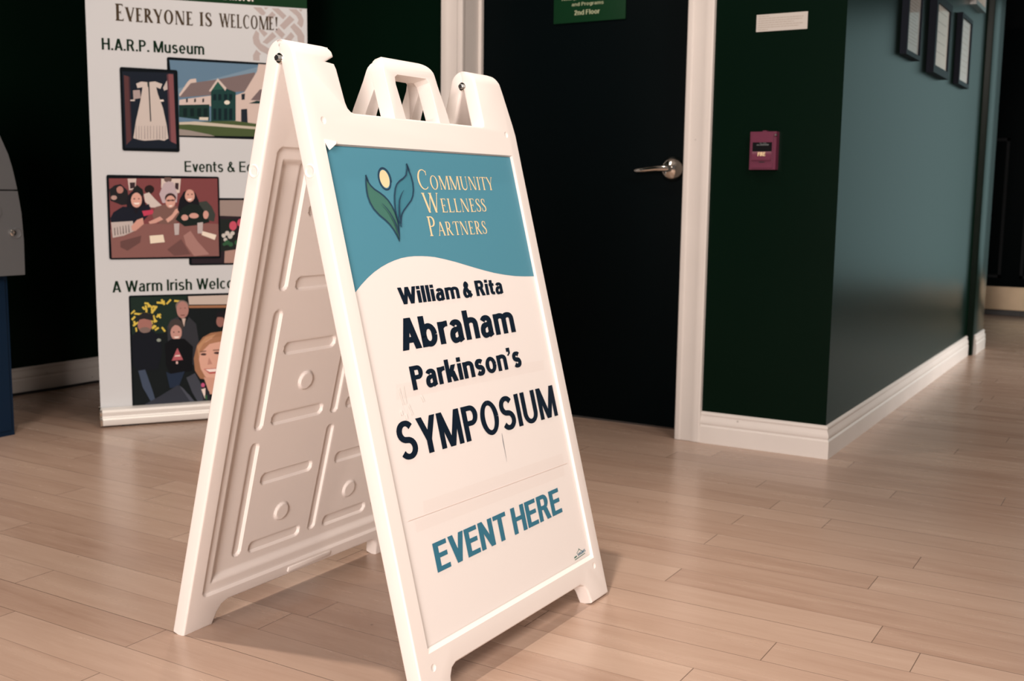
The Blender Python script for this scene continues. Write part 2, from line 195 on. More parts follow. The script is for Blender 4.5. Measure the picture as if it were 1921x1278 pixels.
def spline(ctl, n=5):
    """Catmull-Rom through (x, y, width) knots"""
    c = [ctl[0]] + list(ctl) + [ctl[-1]]; out = []
    for i in range(1, len(c) - 2):
        for k in range(n):
            f = k / n
            out.append(tuple(0.5 * (2 * b + (cc - a) * f + (2 * a - 5 * b + 4 * cc - d) * f * f + (3 * b - a - 3 * cc + d) * f ** 3) for a, b, cc, d in zip(c[i - 1], c[i], c[i + 1], c[i + 2])))
    out.append(tuple(ctl[-1])); return [(p[0], p[1]) for p in out], [p[2] for p in out]

def sans_glyph(c, T, t, xh=0.735):
    """grotesque letter in a cap-height-1 box: polygons and advance; T = stem width, t = thickness of horizontals"""
    P = []; g = 0.07
    q = lambda *a: P.append(list(a))
    rect = lambda x0, x1, y0, y1: q((x0, y0), (x1, y0), (x1, y1), (x0, y1))
    def diag(xa, ya, xb, yb, w): q((xa, ya), (xa + w, ya), (xb + w, yb), (xb, yb))
    def arc(cx, cy, rx, ry, a0, a1, n=16, pre=(), post=(), w0=None, w1=None):
        pts = list(pre); w = [w0 or T] * len(pre)
        for i in range(n + 1):
            a = math.radians(a0 + (a1 - a0) * i / n); pts.append((cx + rx * math.cos(a), cy + ry * math.sin(a))); w.append(t + (T - t) * math.cos(a) ** 2)
        pts += list(post); w += [w1 or T] * len(post); stroke(P, pts, w)
    h = t / 2; H = T / 2
    if c == 'I': rect(0, T, 0, 1); return P, T
    if c == 'l': rect(0, T, 0, 1); return P, T
    if c == 'i': rect(0, T, 0, xh); rect(0, T, 1 - t * 1.05, 1); return P, T
    if c == '.': rect(0, T, 0, t * 1.15); return P, T
    if c == ',': rect(0, T, 0, t); q((T, 0), (T * 0.3, -0.16), (T * 0.05, -0.12), (T * 0.5, 0)); return P, T
    if c == '\u2019': rect(0, T, 1 - t, 1); q((T, 1 - t), (T * 0.95, 1 - t * 1.5), (T * 0.35, 1 - t * 2.1), (T * 0.05, 1 - t * 1.85), (T * 0.45, 1 - t * 1.45), (T * 0.5, 1 - t)); return P, T
    if c == 'H': w = 0.34 + 2 * T; rect(0, T, 0, 1); rect(w - T, w, 0, 1); rect(0, w, 0.53 - h, 0.53 + h); return P, w
    if c == 'E': w = 0.47 + T; rect(0, T, 0, 1); rect(0, w, 0, t); rect(0, w * 0.97, 1 - t, 1); rect(0, w * 0.92, 0.53 - h, 0.53 + h); return P, w
    if c == 'F': w = 0.42 + T; rect(0, T, 0, 1); rect(0, w, 1 - t, 1); rect(0, w * 0.9, 0.52 - h, 0.52 + h); return P, w
    if c == 'T': w = 0.50 + 1.1 * T; rect(w / 2 - H, w / 2 + H, 0, 1); rect(0, w, 1 - t, 1); return P, w
    if c == 'N': w = 0.32 + 2 * T; rect(0, T, 0, 1); rect(w - T, w, 0, 1); diag(0, 1, w - T, 0, T); return P, w
    if c == 'M': w = 0.42 + 2.5 * T; T2 = T * 0.95; rect(0, T2, 0, 1); rect(w - T2, w, 0, 1); diag(0, 1, w / 2 - T * 0.52, 0, T * 1.04); diag(w - T * 1.04, 1, w / 2 - T * 0.52, 0, T * 1.04); return P, w
    if c == 'A': w = 0.40 + 1.9 * T; diag(w / 2 - T * 0.56, 1, 0, 0, T * 1.08); diag(w / 2 - T * 0.52, 1, w - T * 1.08, 0, T * 1.08); rect(w * 0.24, w * 0.76, 0.21, 0.21 + t); return P, w
    if c in 'Vv': w, k = (0.37 + 1.9 * T, 1.0) if c == 'V' else (0.25 + 1.8 * T, xh); diag(0, k, w / 2 - T * 0.5, 0, T * 1.04); diag(w - T * 1.04, k, w / 2 - T * 0.54, 0, T * 1.04); return P, w
    if c == 'W':
        w = 0.48 + 3.3 * T
        for a, b in ((0, 0.25), (0.5, 0.25), (0.5, 0.75), (1.0, 0.75)): diag(a * (w - T), 1, b * (w - T), 0, T)
        return P, w
    if c == 'Y': w = 0.36 + 1.9 * T; rect(w / 2 - H, w / 2 + H, 0, 0.45); diag(0, 1, w / 2 - H, 0.36, T * 1.06); diag(w - T * 1.06, 1, w / 2 - H * 1.1, 0.36, T * 1.06); return P, w
    if c == 'K' or c == 'k':
        k = 1.0 if c == 'K' else xh; w = 0.34 + 1.45 * T; rect(0, T, 0, 1); diag(w - T * 1.25, k, T * 0.2, 0.22, T * 1.15); diag(T * 0.95, 0.46, w - T * 1.12, 0, T * 1.16); return P, w
    if c in 'PR':
        w = 0.34 + 1.6 * T; rect(0, T, 0, 1); yc = (1 - h + 0.42 + h) / 2
        rb = 0.29 + 0.1 * T; arc(w - rb, yc, rb - H, 1 - h - yc, 90, -90, pre=[(T * 0.5, 1 - h)], post=[(T * 0.5, 2 * yc - 1 + h)], w0=t, w1=t)
        if c == 'R': w += 0.06; diag(w * 0.42, 0.46, w - T * 1.1, 0, T * 1.12)
        return P, w
    if c == 'O': w = 0.43 + 1.9 * T; arc(w / 2, 0.5, w / 2 - H, 0.515 - h, 0, 360, 36); return P, w
    if c == 'C': w = 0.40 + 1.8 * T; arc(w / 2 + 0.02, 0.5, w / 2 + 0.02 - H, 0.515 - h, 42, 318, 28); return P, w
    if c == 'G': w = 0.78; arc(0.40, 0.5, 0.40 - H, 0.515 - h, 42, 345, 28); rect(w - T, w, 0.02, 0.5); rect(0.42, w, 0.5 - t, 0.5); return P, w
    if c == 'U': w = 0.32 + 2 * T; arc(w / 2, 0.33, w / 2 - H, 0.345 - h, 180, 360, 18, pre=[(H, 1)], post=[(w - H, 1)]); return P, w
    if c in 'Ss':
        k = 1.0 if c == 'S' else xh; w = 0.36 + 1.6 * T if c == 'S' else 0.27 + 1.5 * T; ov = 0.015; r = (k + 2 * ov - t) / 4; rx = w / 2 - H; pts = []; ww = []
        for i in range(17):
            a = math.radians(28 + (252 - 28) * i / 16); pts.append((w / 2 + rx * 0.95 * math.cos(a), k / 2 + r + r * math.sin(a))); ww.append(t + (T * 0.97 - t) * abs(math.cos(a)) ** 1.2)
        for i in range(17):
            a = math.radians(72 - (72 + 152) * i / 16); pts.append((w / 2 + rx * math.cos(a), k / 2 - r + r * math.sin(a))); ww.append(t + (T * 0.97 - t) * abs(math.cos(a)) ** 1.2)
        ww[16] = ww[17] = max(ww[16], T * 0.8); stroke(P, pts, ww); return P, w
    if c == '&':
        t2 = t * 0.95
        pts, w = spline([(0.70, 0.03, T * 1.05), (0.48, 0.32, T), (0.28, 0.62, T * 0.9), (0.225, 0.79, T * 0.85), (0.33, 0.93, t2), (0.44, 0.80, T * 0.8), (0.36, 0.66, T * 0.8), (0.17, 0.47, T * 0.95), (0.095, 0.27, T), (0.17, 0.10, T * 0.9), (0.32, 0.055, t2), (0.50, 0.15, T * 0.8), (0.62, 0.42, T * 0.85)])
        stroke(P, pts, w); return P, 0.78
    # lower case
    if c in 'nhmr':
        top = 1 if c == 'h' else xh; rect(0, T, 0, top)
        if c == 'r': w = 0.22 + T; arc(w - 0.04, xh - 0.25, w - 0.04 - H, 0.265 - h, 172, 82, 9); return P, w
        w = 0.21 + 2 * T if c != 'm' else 0.19 + 2 * T
        for i in range(2 if c == 'm' else 1):
            o = i * (w - T); arc(o + w / 2, xh - 0.235, w / 2 - H, 0.25 - h, 172, 0, 14, post=[(o + w - H, 0)])
        return P, w if c != 'm' else 2 * w - T
    if c == 'u': w = 0.21 + 2 * T; rect(w - T, w, 0, xh); arc(w / 2, 0.235, w / 2 - H, 0.25 - h, 180, 352, 14, pre=[(H, xh)]); return P, w
    if c in 'bd':
        w = 0.25 + 2 * T; rect(0, T, 0, 1) if c == 'b' else rect(w - T, w, 0, 1)
        arc(w / 2, xh / 2, w / 2 - H, xh / 2 + 0.015 - h, 0, 360, 32); return P, w
    if c == 'o': w = 0.25 + 2 * T; arc(w / 2, xh / 2, w / 2 - H, xh / 2 + 0.015 - h, 0, 360, 32); return P, w
    if c == 'c': w = 0.24 + 1.7 * T; arc(w / 2 + 0.02, xh / 2, w / 2 + 0.02 - H, xh / 2 + 0.015 - h, 45, 315, 26); return P, w
    if c == 'e': w = 0.24 + 2 * T; arc(w / 2, xh / 2, w / 2 - H, xh / 2 + 0.015 - h, 0, 318, 28); rect(T * 0.4, w - T * 0.3, xh / 2 - h * 0.8 - 0.02, xh / 2 + h * 0.8 - 0.02); return P, w
    if c == 'a':
        w = 0.25 + 1.75 * T; x = w - 0.03; kx = w / 0.60
        arc((x + 0.05) / 2, xh - 0.22, (x - 0.05) / 2 - H + 0.0, 0.235 - h, 165, 0, 14, post=[(x - H, 0.10), (x - H + 0.035, 0.0)])
        pts, ww = spline([(x - H, 0.455, t * 0.75), (0.36 * kx, 0.43, t * 0.85), (0.02 + H * 1.35, 0.36, T * 0.85), (0.0 + H, 0.205, T), (0.02 + H * 1.25, 0.085, T * 0.85), (0.28 * kx, 0.055, t * 0.9), (0.40 * kx, 0.11, t), (x - H, 0.20, t * 0.9)])
        stroke(P, pts, ww); return P, w
    if c == 'p': w = 0.25 + 2 * T; rect(0, T, -0.27, xh); arc(w / 2, xh / 2, w / 2 - H, xh / 2 + 0.015 - h, 0, 360, 32); return P, w
    if c == 'g': w = 0.25 + 2 * T; rect(w - T, w, -0.1, xh); arc(w / 2, xh / 2, w / 2 - H, xh / 2 + 0.015 - h, 0, 360, 32); arc(w / 2, -0.08, w / 2 - H, 0.19 - h, 0, -150, 12); return P, w
    if c == 'y': w = 0.25 + 1.8 * T; diag(0, xh, w / 2 - T * 0.5, 0, T * 1.04); diag(w - T * 1.04, xh, w / 2 - T * 0.95, -0.27, T * 1.04); return P, w
    if c == '2':
        pts, ww = spline([(0.09, 0.70, T), (0.16, 0.88, T * 0.9), (0.31, 0.94, t), (0.47, 0.85, T * 0.9), (0.47, 0.65, T), (0.30, 0.36, T), (0.10, 0.12, T)]); stroke(P, pts, ww); rect(0.03, 0.58, 0, t); return P, 0.60
    if c == 't': rect(0.07, 0.07 + T, 0.16, 0.95); rect(0, 0.20 + T, xh - t * 0.95, xh); arc(0.07 + 0.10 + T, 0.185, 0.10 + H, 0.195 - h, 180, 275, 8); return P, 0.20 + T
    return P, 0.30

def sans(text, x0, x1, y0, y1, cap, T=0.21, t=0.17, gap=0.10):
    """text whose ink runs from x0 to x1, baseline from y0 (left) to y1 (right), capitals cap high -> verts, faces"""
    V = []; F = []; x = 0
    for ch in text:
        if ch == ' ': x += 0.30; continue
        P, adv = sans_glyph(ch, T, t)
        for poly in P:
            F.append(tuple(range(len(V), len(V) + len(poly)))); V += [(x + p[0], p[1]) for p in poly]
        x += adv + gap * (0.55 if ch in 'AVWYvrT' else 1.0)
    a = min(p[0] for p in V); b = max(p[0] for p in V)
    return [(x0 + (x1 - x0) * (p[0] - a) / (b - a), y0 + (y1 - y0) * (p[0] - a) / (b - a) + p[1] * cap) for p in V], F

def serif_glyph(c, T, t, s=0.035, e=0.07):
    """old-style serif capital: list of polygons in a cap-height-1 box, and its advance"""
    P = []
    q = lambda *a: P.append(list(a))
    def stem(x, w, y0=0.0, y1=1.0, lo=True, hi=True):
        q((x, y0), (x + w, y0), (x + w, y1), (x, y1))
        for on, y, d in ((lo, y0, 1), (hi, y1, -1)):
            if on: q((x - e, y), (x + w + e, y), (x + w + e, y + d * s), (x + w, y + d * (s + 0.035)), (x, y + d * (s + 0.035)), (x - e, y + d * s))
    def bar(x0, x1, y, tip, up):
        q((x0, y), (x1, y), (x1, y + t), (x0, y + t))
        if tip:
            yy = y + t if up < 0 else y
            q((x1 - t * 1.1, yy), (x1 + 0.015, yy), (x1 + 0.03, yy + up * tip), (x1 - 0.005, yy + up * tip))
    def diag(xa, ya, xb, yb, w): q((xa, ya), (xa + w, ya), (xb + w, yb), (xb, yb))
    def flat(x, y, w, d): q((x - e, y), (x + w + e, y), (x + w + e, y + d * s), (x - e, y + d * s))
    if c == 'I': stem(0.1, T); return P, T + 0.2
    if c in 'EL':
        stem(0.1, T, hi=True); bar(0.1, 0.56, 0, 0.16, 1)
        if c == 'E':
            bar(0.1, 0.52, 1 - t, 0.15, -1); bar(0.1, 0.40, 0.5 - t / 2, 0, 1); q((0.38, 0.40), (0.42, 0.40), (0.42, 0.6), (0.38, 0.6))
        return P, 0.64
    if c == 'T':
        stem(0.31, T, hi=False); bar(0.31, 0.66, 1 - t, 0.16, -1)
        q((0.05, 1 - t), (0.4, 1 - t), (0.4, 1), (0.05, 1)); q((0.03, 1 - t), (0.05 + t, 1 - t), (0.05, 1 - t - 0.16), (0.015, 1 - t - 0.16))
        return P, 0.70
    if c == 'N':
        stem(0.1, t); stem(0.70, t, lo=False); diag(0.08, 1, 0.70 + t - T * 1.15, 0, T * 1.15); return P, 0.88
    if c == 'M':
        stem(0.09, t, hi=False); stem(0.86, T, hi=False); diag(0.07, 1, 0.44, 0, T * 1.15); diag(0.86, 1, 0.47, 0, t * 1.3)
        flat(0.07, 1, T, -1); flat(0.86, 1, T, -1); return P, 1.06
    if c == 'U':
        stem(0.1, T, 0.3, 1, lo=False); stem(0.66, t, 0.3, 1, lo=False)
        pts = []; w = []
        for i in range(13):
            a = math.pi + math.pi * i / 12
            pts.append((0.1 + T / 2 + (0.66 + t / 2 - 0.1 - T / 2) * (1 + math.cos(a)) / 2, 0.31 + 0.30 * math.sin(a))); w.append(T + (t - T) * i / 12)
        stroke(P, pts, w); return P, 0.86
    if c == 'Y':
        diag(0.02, 1, 0.31, 0.42, T * 1.1); diag(0.62, 1, 0.31 + T * 0.6, 0.42, t * 1.15); stem(0.32, T, 0, 0.47, hi=False)
        flat(0.02, 1, T, -1); flat(0.62, 1, t, -1); return P, 0.76
    if c == 'V':
        diag(0.04, 1, 0.33, 0, T * 1.12); diag(0.66, 1, 0.37, 0, t * 1.2); flat(0.05, 1, T, -1); flat(0.65, 1, t, -1); return P, 0.78
    if c == 'W':
        diag(0.04, 1, 0.30, 0, T * 1.1); diag(0.58, 1, 0.33, 0, t * 1.15); diag(0.52, 1, 0.76, 0, T * 1.1); diag(1.05, 1, 0.80, 0, t * 1.15)
        flat(0.05, 1, T, -1); flat(0.53, 1, T, -1); flat(1.05, 1, t, -1); return P, 1.16
    if c == 'A':
        diag(0.36, 1, 0.08, 0, t * 1.15); diag(0.33, 1, 0.60, 0, T * 1.12); q((0.2, 0.33), (0.55, 0.33), (0.55, 0.33 + t), (0.2, 0.33 + t))
        flat(0.08, 0, t, 1); flat(0.60, 0, T, 1); return P, 0.80
    if c in 'PR':
        stem(0.1, T); pts = []; w = []
        for i in range(15):
            a = math.pi / 2 - math.pi * i / 14
            pts.append((0.25 + 0.24 * max(0, math.cos(a)) ** 0.8, 0.735 + (0.265 - t / 2) * math.sin(a))); w.append(t + (T - t) * max(0, math.cos(a)))
        stroke(P, [(0.12, 1 - t / 2)] + pts + [(0.12, 0.47 + t / 2)], [t] + w + [t])
        if c == 'R':
            diag(0.26, 0.48, 0.56, 0.0, T * 1.15); q((0.56, 0), (0.76, 0), (0.76, s), (0.6, s * 1.8)); return P, 0.76
        return P, 0.60
    if c == 'O':
        pts = []; w = []
        for i in range(37):
            a = 2 * math.pi * i / 36
            pts.append((0.46 + (0.38 - T / 2) * math.cos(a), 0.5 + (0.515 - t / 2) * math.sin(a))); w.append(t + (T - t) * abs(math.cos(a)) ** 1.5)
        stroke(P, pts, w); return P, 0.92
    if c == 'C':
        pts = []; w = []
        for i in range(27):
            a = math.radians(48 + (312 - 48) * i / 26)
            pts.append((0.47 + (0.40 - T / 2) * math.cos(a), 0.5 + (0.515 - t / 2) * math.sin(a))); w.append(t + (T - t) * max(0, -math.cos(a)) ** 1.3)
        stroke(P, pts, w); q((0.67, 0.72), (0.72, 0.72), (0.725, 0.98), (0.69, 0.92)); return P, 0.80
    if c == 'S':
        ctl = [(0.44, 0.76), (0.42, 0.88), (0.34, 0.965), (0.24, 0.965), (0.13, 0.90), (0.10, 0.77), (0.16, 0.64), (0.30, 0.51), (0.42, 0.38), (0.465, 0.24), (0.42, 0.10), (0.30, 0.03), (0.18, 0.04), (0.09, 0.13), (0.06, 0.27)]
        w = [t, t, t, t * 1.2, T * 0.7, T * 0.85, T, T * 1.1, T, T * 0.85, T * 0.7, t * 1.2, t, t, t]
        pp = []; ww = []
        for i in range(len(ctl) - 1):
            for k in range(3):
                f = k / 3; pp.append((ctl[i][0] * (1 - f) + ctl[i + 1][0] * f, ctl[i][1] * (1 - f) + ctl[i + 1][1] * f)); ww.append(w[i] * (1 - f) + w[i + 1] * f)
        pp.append(ctl[-1]); ww.append(w[-1]); stroke(P, pp, ww)
        q((0.425, 0.70), (0.46, 0.70), (0.46, 0.98), (0.43, 0.98)); q((0.04, 0.02), (0.07, 0.02), (0.08, 0.30), (0.04, 0.30)); return P, 0.54
    if c == '!':
        q((0.10, 1.0), (0.10 + T * 1.3, 1.0), (0.10 + T * 0.85, 0.27), (0.10 + T * 0.45, 0.27))
        q((0.10 + T * 0.1, 0.07), (0.10 + T * 0.65, 0.15), (0.10 + T * 1.2, 0.07), (0.10 + T * 0.65, -0.01)); return P, 0.3
    return P, 0.42

def serif(text, x0, x1, y0, y1, cap, small, T=0.115, t=0.042, first=1, track=0.0, **kw):
    """first letters at height cap, the others as small capitals"""
    V = []; F = []; x = 0
    for i, c in enumerate(text):
        k = 1.0 if i < first else small / cap
        P, adv = serif_glyph(c, T / (k ** 0.25), t / (k ** 0.25), **kw)
        for poly in P:
            F.append(tuple(range(len(V), len(V) + len(poly)))); V += [(x + p[0] * k, p[1] * k) for p in poly]
        x += (adv + track) * k
    a = min(p[0] for p in V); b = max(p[0] for p in V)
    return [(x0 + (x1 - x0) * (p[0] - a) / (b - a), y0 + (y1 - y0) * (p[0] - a) / (b - a) + p[1] * cap) for p in V], F

def ink(name, vf, place, m, parent):
    """lay flat lettering on a surface: place(x, y) -> world point"""
    V, F = vf; P3 = [Vector(place(x, y)) for x, y in V]
    nrm = (Vector(place(1, 0)) - Vector(place(0, 0))).cross(Vector(place(0, 1)) - Vector(place(0, 0))).normalized()
    if nrm.dot(_C - P3[0]) < 0: nrm = -nrm                            # outwards, to the room
    for n, f in enumerate(F):                                         # overlapping strokes lie in thin ink layers
        for i in f: P3[i] += nrm * (0.000012 * (n % 17))
    me = bpy.data.meshes.new(name); me.from_pydata([tuple(p) for p in P3], [], F); me.update()
    return link_mesh(name, me, m, parent, smooth=0)

def decal(name, polys, place, mats, parent, step=0.00004, base=0.0):
    """printed picture: list of (material index, [(x, y), ...]) stacked as ink layers; place(x, y, lift)"""
    V = []; F = []; I = []
    for n, (mi, pts) in enumerate(polys):
        F.append(tuple(range(len(V), len(V) + len(pts)))); I.append(mi)
        V += [tuple(place(x, y, base + step * n)) for x, y in pts]
    me = bpy.data.meshes.new(name); me.from_pydata(V, [], F); me.update()
    for m in mats: me.materials.append(m)
    me.polygons.foreach_set('material_index', I)
    return link_mesh(name, me, [], parent, smooth=0)

def pairs(l): return [(l[i] / 1000, l[i + 1] / 1000) for i in range(0, len(l), 2)]
def rrect(x0, x1, y0, y1, r, n=4):
    out = []
    for cx, cy, a0 in ((x1 - r, y1 - r, 0), (x0 + r, y1 - r, 90), (x0 + r, y0 + r, 180), (x1 - r, y0 + r, 270)):
        for i in range(n + 1):
            a = math.radians(a0 + 90 * i / n); out.append((cx + r * math.cos(a), cy + r * math.sin(a)))
    return out

# ------------------------------------------------------------------ materials
M_plastic = mat('white_plastic', (0.86, 0.80, 0.765), 0.42, spec=0.45, noise=0.02, nscale=6)
M_paint = mat('green_wall_paint', (0.0013, 0.0072, 0.0038), 0.30, spec=0.06, noise=0.12, nscale=2.0, bump=0.05, bscale=120)
M_trim = mat('white_trim_paint', (0.655, 0.612, 0.58), 0.45, spec=0.4, noise=0.06, nscale=5)
def chips(m):                                                          # small knocks and scuffs in the white paint
    nt = m.node_tree; p = nt.nodes['Principled BSDF']; L = nt.links.new
    tc = nt.nodes.new('ShaderNodeNewGeometry'); vo = nt.nodes.new('ShaderNodeTexVoronoi'); vo.inputs['Scale'].default_value = 26
    L(tc.outputs['Position'], vo.inputs['Vector'])
    mr = nt.nodes.new('ShaderNodeMapRange'); mr.inputs['From Min'].default_value = 0.05; mr.inputs['From Max'].default_value = 0.13; mr.inputs['To Min'].default_value = 1; mr.inputs['To Max'].default_value = 0
    L(vo.outputs['Distance'], mr.inputs['Value'])
    sp = nt.nodes.new('ShaderNodeSeparateColor'); L(vo.outputs['Color'], sp.inputs[0])
    gt = nt.nodes.new('ShaderNodeMath'); gt.operation = 'GREATER_THAN'; gt.inputs[1].default_value = 0.90; L(sp.outputs[0], gt.inputs[0])
    mu = nt.nodes.new('ShaderNodeMath'); mu.operation = 'MULTIPLY'; L(mr.outputs[0], mu.inputs[0]); L(gt.outputs[0], mu.inputs[1])
    m2 = nt.nodes.new('ShaderNodeMath'); m2.operation = 'MULTIPLY'; m2.inputs[1].default_value = 0.5; L(mu.outputs[0], m2.inputs[0])
    old = p.inputs['Base Color'].links[0].from_socket
    mx = nt.nodes.new('ShaderNodeMix'); mx.data_type = 'RGBA'; L(m2.outputs[0], mx.inputs['Factor']); L(old, mx.inputs['A']); mx.inputs['B'].default_value = (0.10, 0.07, 0.05, 1)
    L(mx.outputs['Result'], p.inputs['Base Color'])
chips(M_trim)
M_door = mat('black_door_paint', (0.0012, 0.0030, 0.0036), 0.5, spec=0.03)
M_ceil = mat('ceiling_paint', (0.45, 0.43, 0.40), 0.9)
M_print = mat('banner_vinyl', (0.60, 0.62, 0.64), 0.6, spec=0.1)
M_alu = mat('brushed_aluminium', (0.80, 0.78, 0.75), 0.38, metal=0.25)
M_chrome = mat('chrome', (0.78, 0.76, 0.72), 0.10, metal=1.0)
M_steel = mat('bolt_steel', (0.30, 0.31, 0.31), 0.35, metal=1.0)
M_dark = mat('dark_ink', srgb(13, 28, 44), 0.5, spec=0.12)
M_teal = mat('teal_ink', srgb(81, 142, 163), 0.45, spec=0.15)
M_event = mat('event_teal_ink', srgb(56, 116, 140), 0.5, spec=0.2)
M_cream = mat('cream_ink', srgb(240, 216, 172), 0.5, spec=0.2)
M_leafline = mat('leaf_outline_ink', srgb(34, 62, 88), 0.45)
M_leafg = mat('leaf_green_ink', srgb(66, 118, 106), 0.45)
M_leafb = mat('leaf_blue_ink', srgb(64, 130, 150), 0.45)
M_poster = mat('poster_white', (0.85, 0.80, 0.775), 0.5, spec=0.2)
M_tapeline = mat('poster_seam_line', srgb(226, 205, 196), 0.6)  # thin pale line along the join of the two poster sheets
M_green = mat('banner_green_ink', srgb(20, 52, 30), 0.6, spec=0.06)
M_brown = mat('banner_brown_ink', srgb(72, 60, 46), 0.6, spec=0.06)
M_head = mat('banner_dark_green_ink', srgb(12, 38, 22), 0.6, spec=0.06)
M_knot = mat('banner_knot_ink', srgb(176, 164, 162), 0.5)
M_edge = mat('photo_border_ink', srgb(10, 17, 22), 0.6, spec=0.06)
M_whiteink = mat('white_ink', srgb(225, 220, 212), 0.5)
M_black = mat('black_plastic', (0.006, 0.006, 0.007), 0.4)
M_grey = mat('kiosk_grey_plastic', (0.10, 0.103, 0.108), 0.42, noise=0.05, nscale=8)
M_navy = mat('kiosk_blue_steel', (0.004, 0.015, 0.036), 0.40, spec=0.15)
M_red = mat('alarm_red_plastic', (0.115, 0.016, 0.045), 0.40)
M_brass = mat('brass_plate', (0.50, 0.39, 0.27), 0.28, metal=0.9, noise=0.25, nscale=5)
M_frame = mat('dark_frame_wood', (0.006, 0.008, 0.014), 0.5, spec=0.08)
M_silver = mat('silver_frame', (0.25, 0.25, 0.24), 0.4, metal=0.9)
M_paper = mat('cream_paper', (0.70, 0.64, 0.58), 0.7, noise=0.04, nscale=12)
M_notice = mat('notice_paper', (0.46, 0.43, 0.40), 0.7)
M_paperg = mat('grey_paper_print', (0.52, 0.50, 0.485), 0.7, noise=0.12, nscale=30)
M_type = mat('faint_type', (0.36, 0.31, 0.27), 0.7)
M_signgreen = mat('door_sign_green', srgb(12, 50, 28), 0.5, spec=0.1)
M_signtext = mat('door_sign_text', srgb(165, 172, 140), 0.5)

def clear_mat(name, gloss, tint, rough):
    m = bpy.data.materials.new(name); m.use_nodes = True; nt = m.node_tree; nt.nodes.clear()
    out = nt.nodes.new('ShaderNodeOutputMaterial'); mix = nt.nodes.new('ShaderNodeMixShader'); mix.inputs[0].default_value = gloss
    tr = nt.nodes.new('ShaderNodeBsdfTransparent'); tr.inputs[0].default_value = (*tint, 1)
    gl = nt.nodes.new('ShaderNodeBsdfGlossy'); gl.inputs['Roughness'].default_value = rough
    nt.links.new(tr.outputs[0], mix.inputs[1]); nt.links.new(gl.outputs[0], mix.inputs[2]); nt.links.new(mix.outputs[0], out.inputs[0])
    return m
M_tape = clear_mat('clear_tape', 0.005, (0.988, 0.980, 0.977), 0.5)
M_glass = clear_mat('picture_glass', 0.06, (0.97, 0.98, 0.98), 0.03)

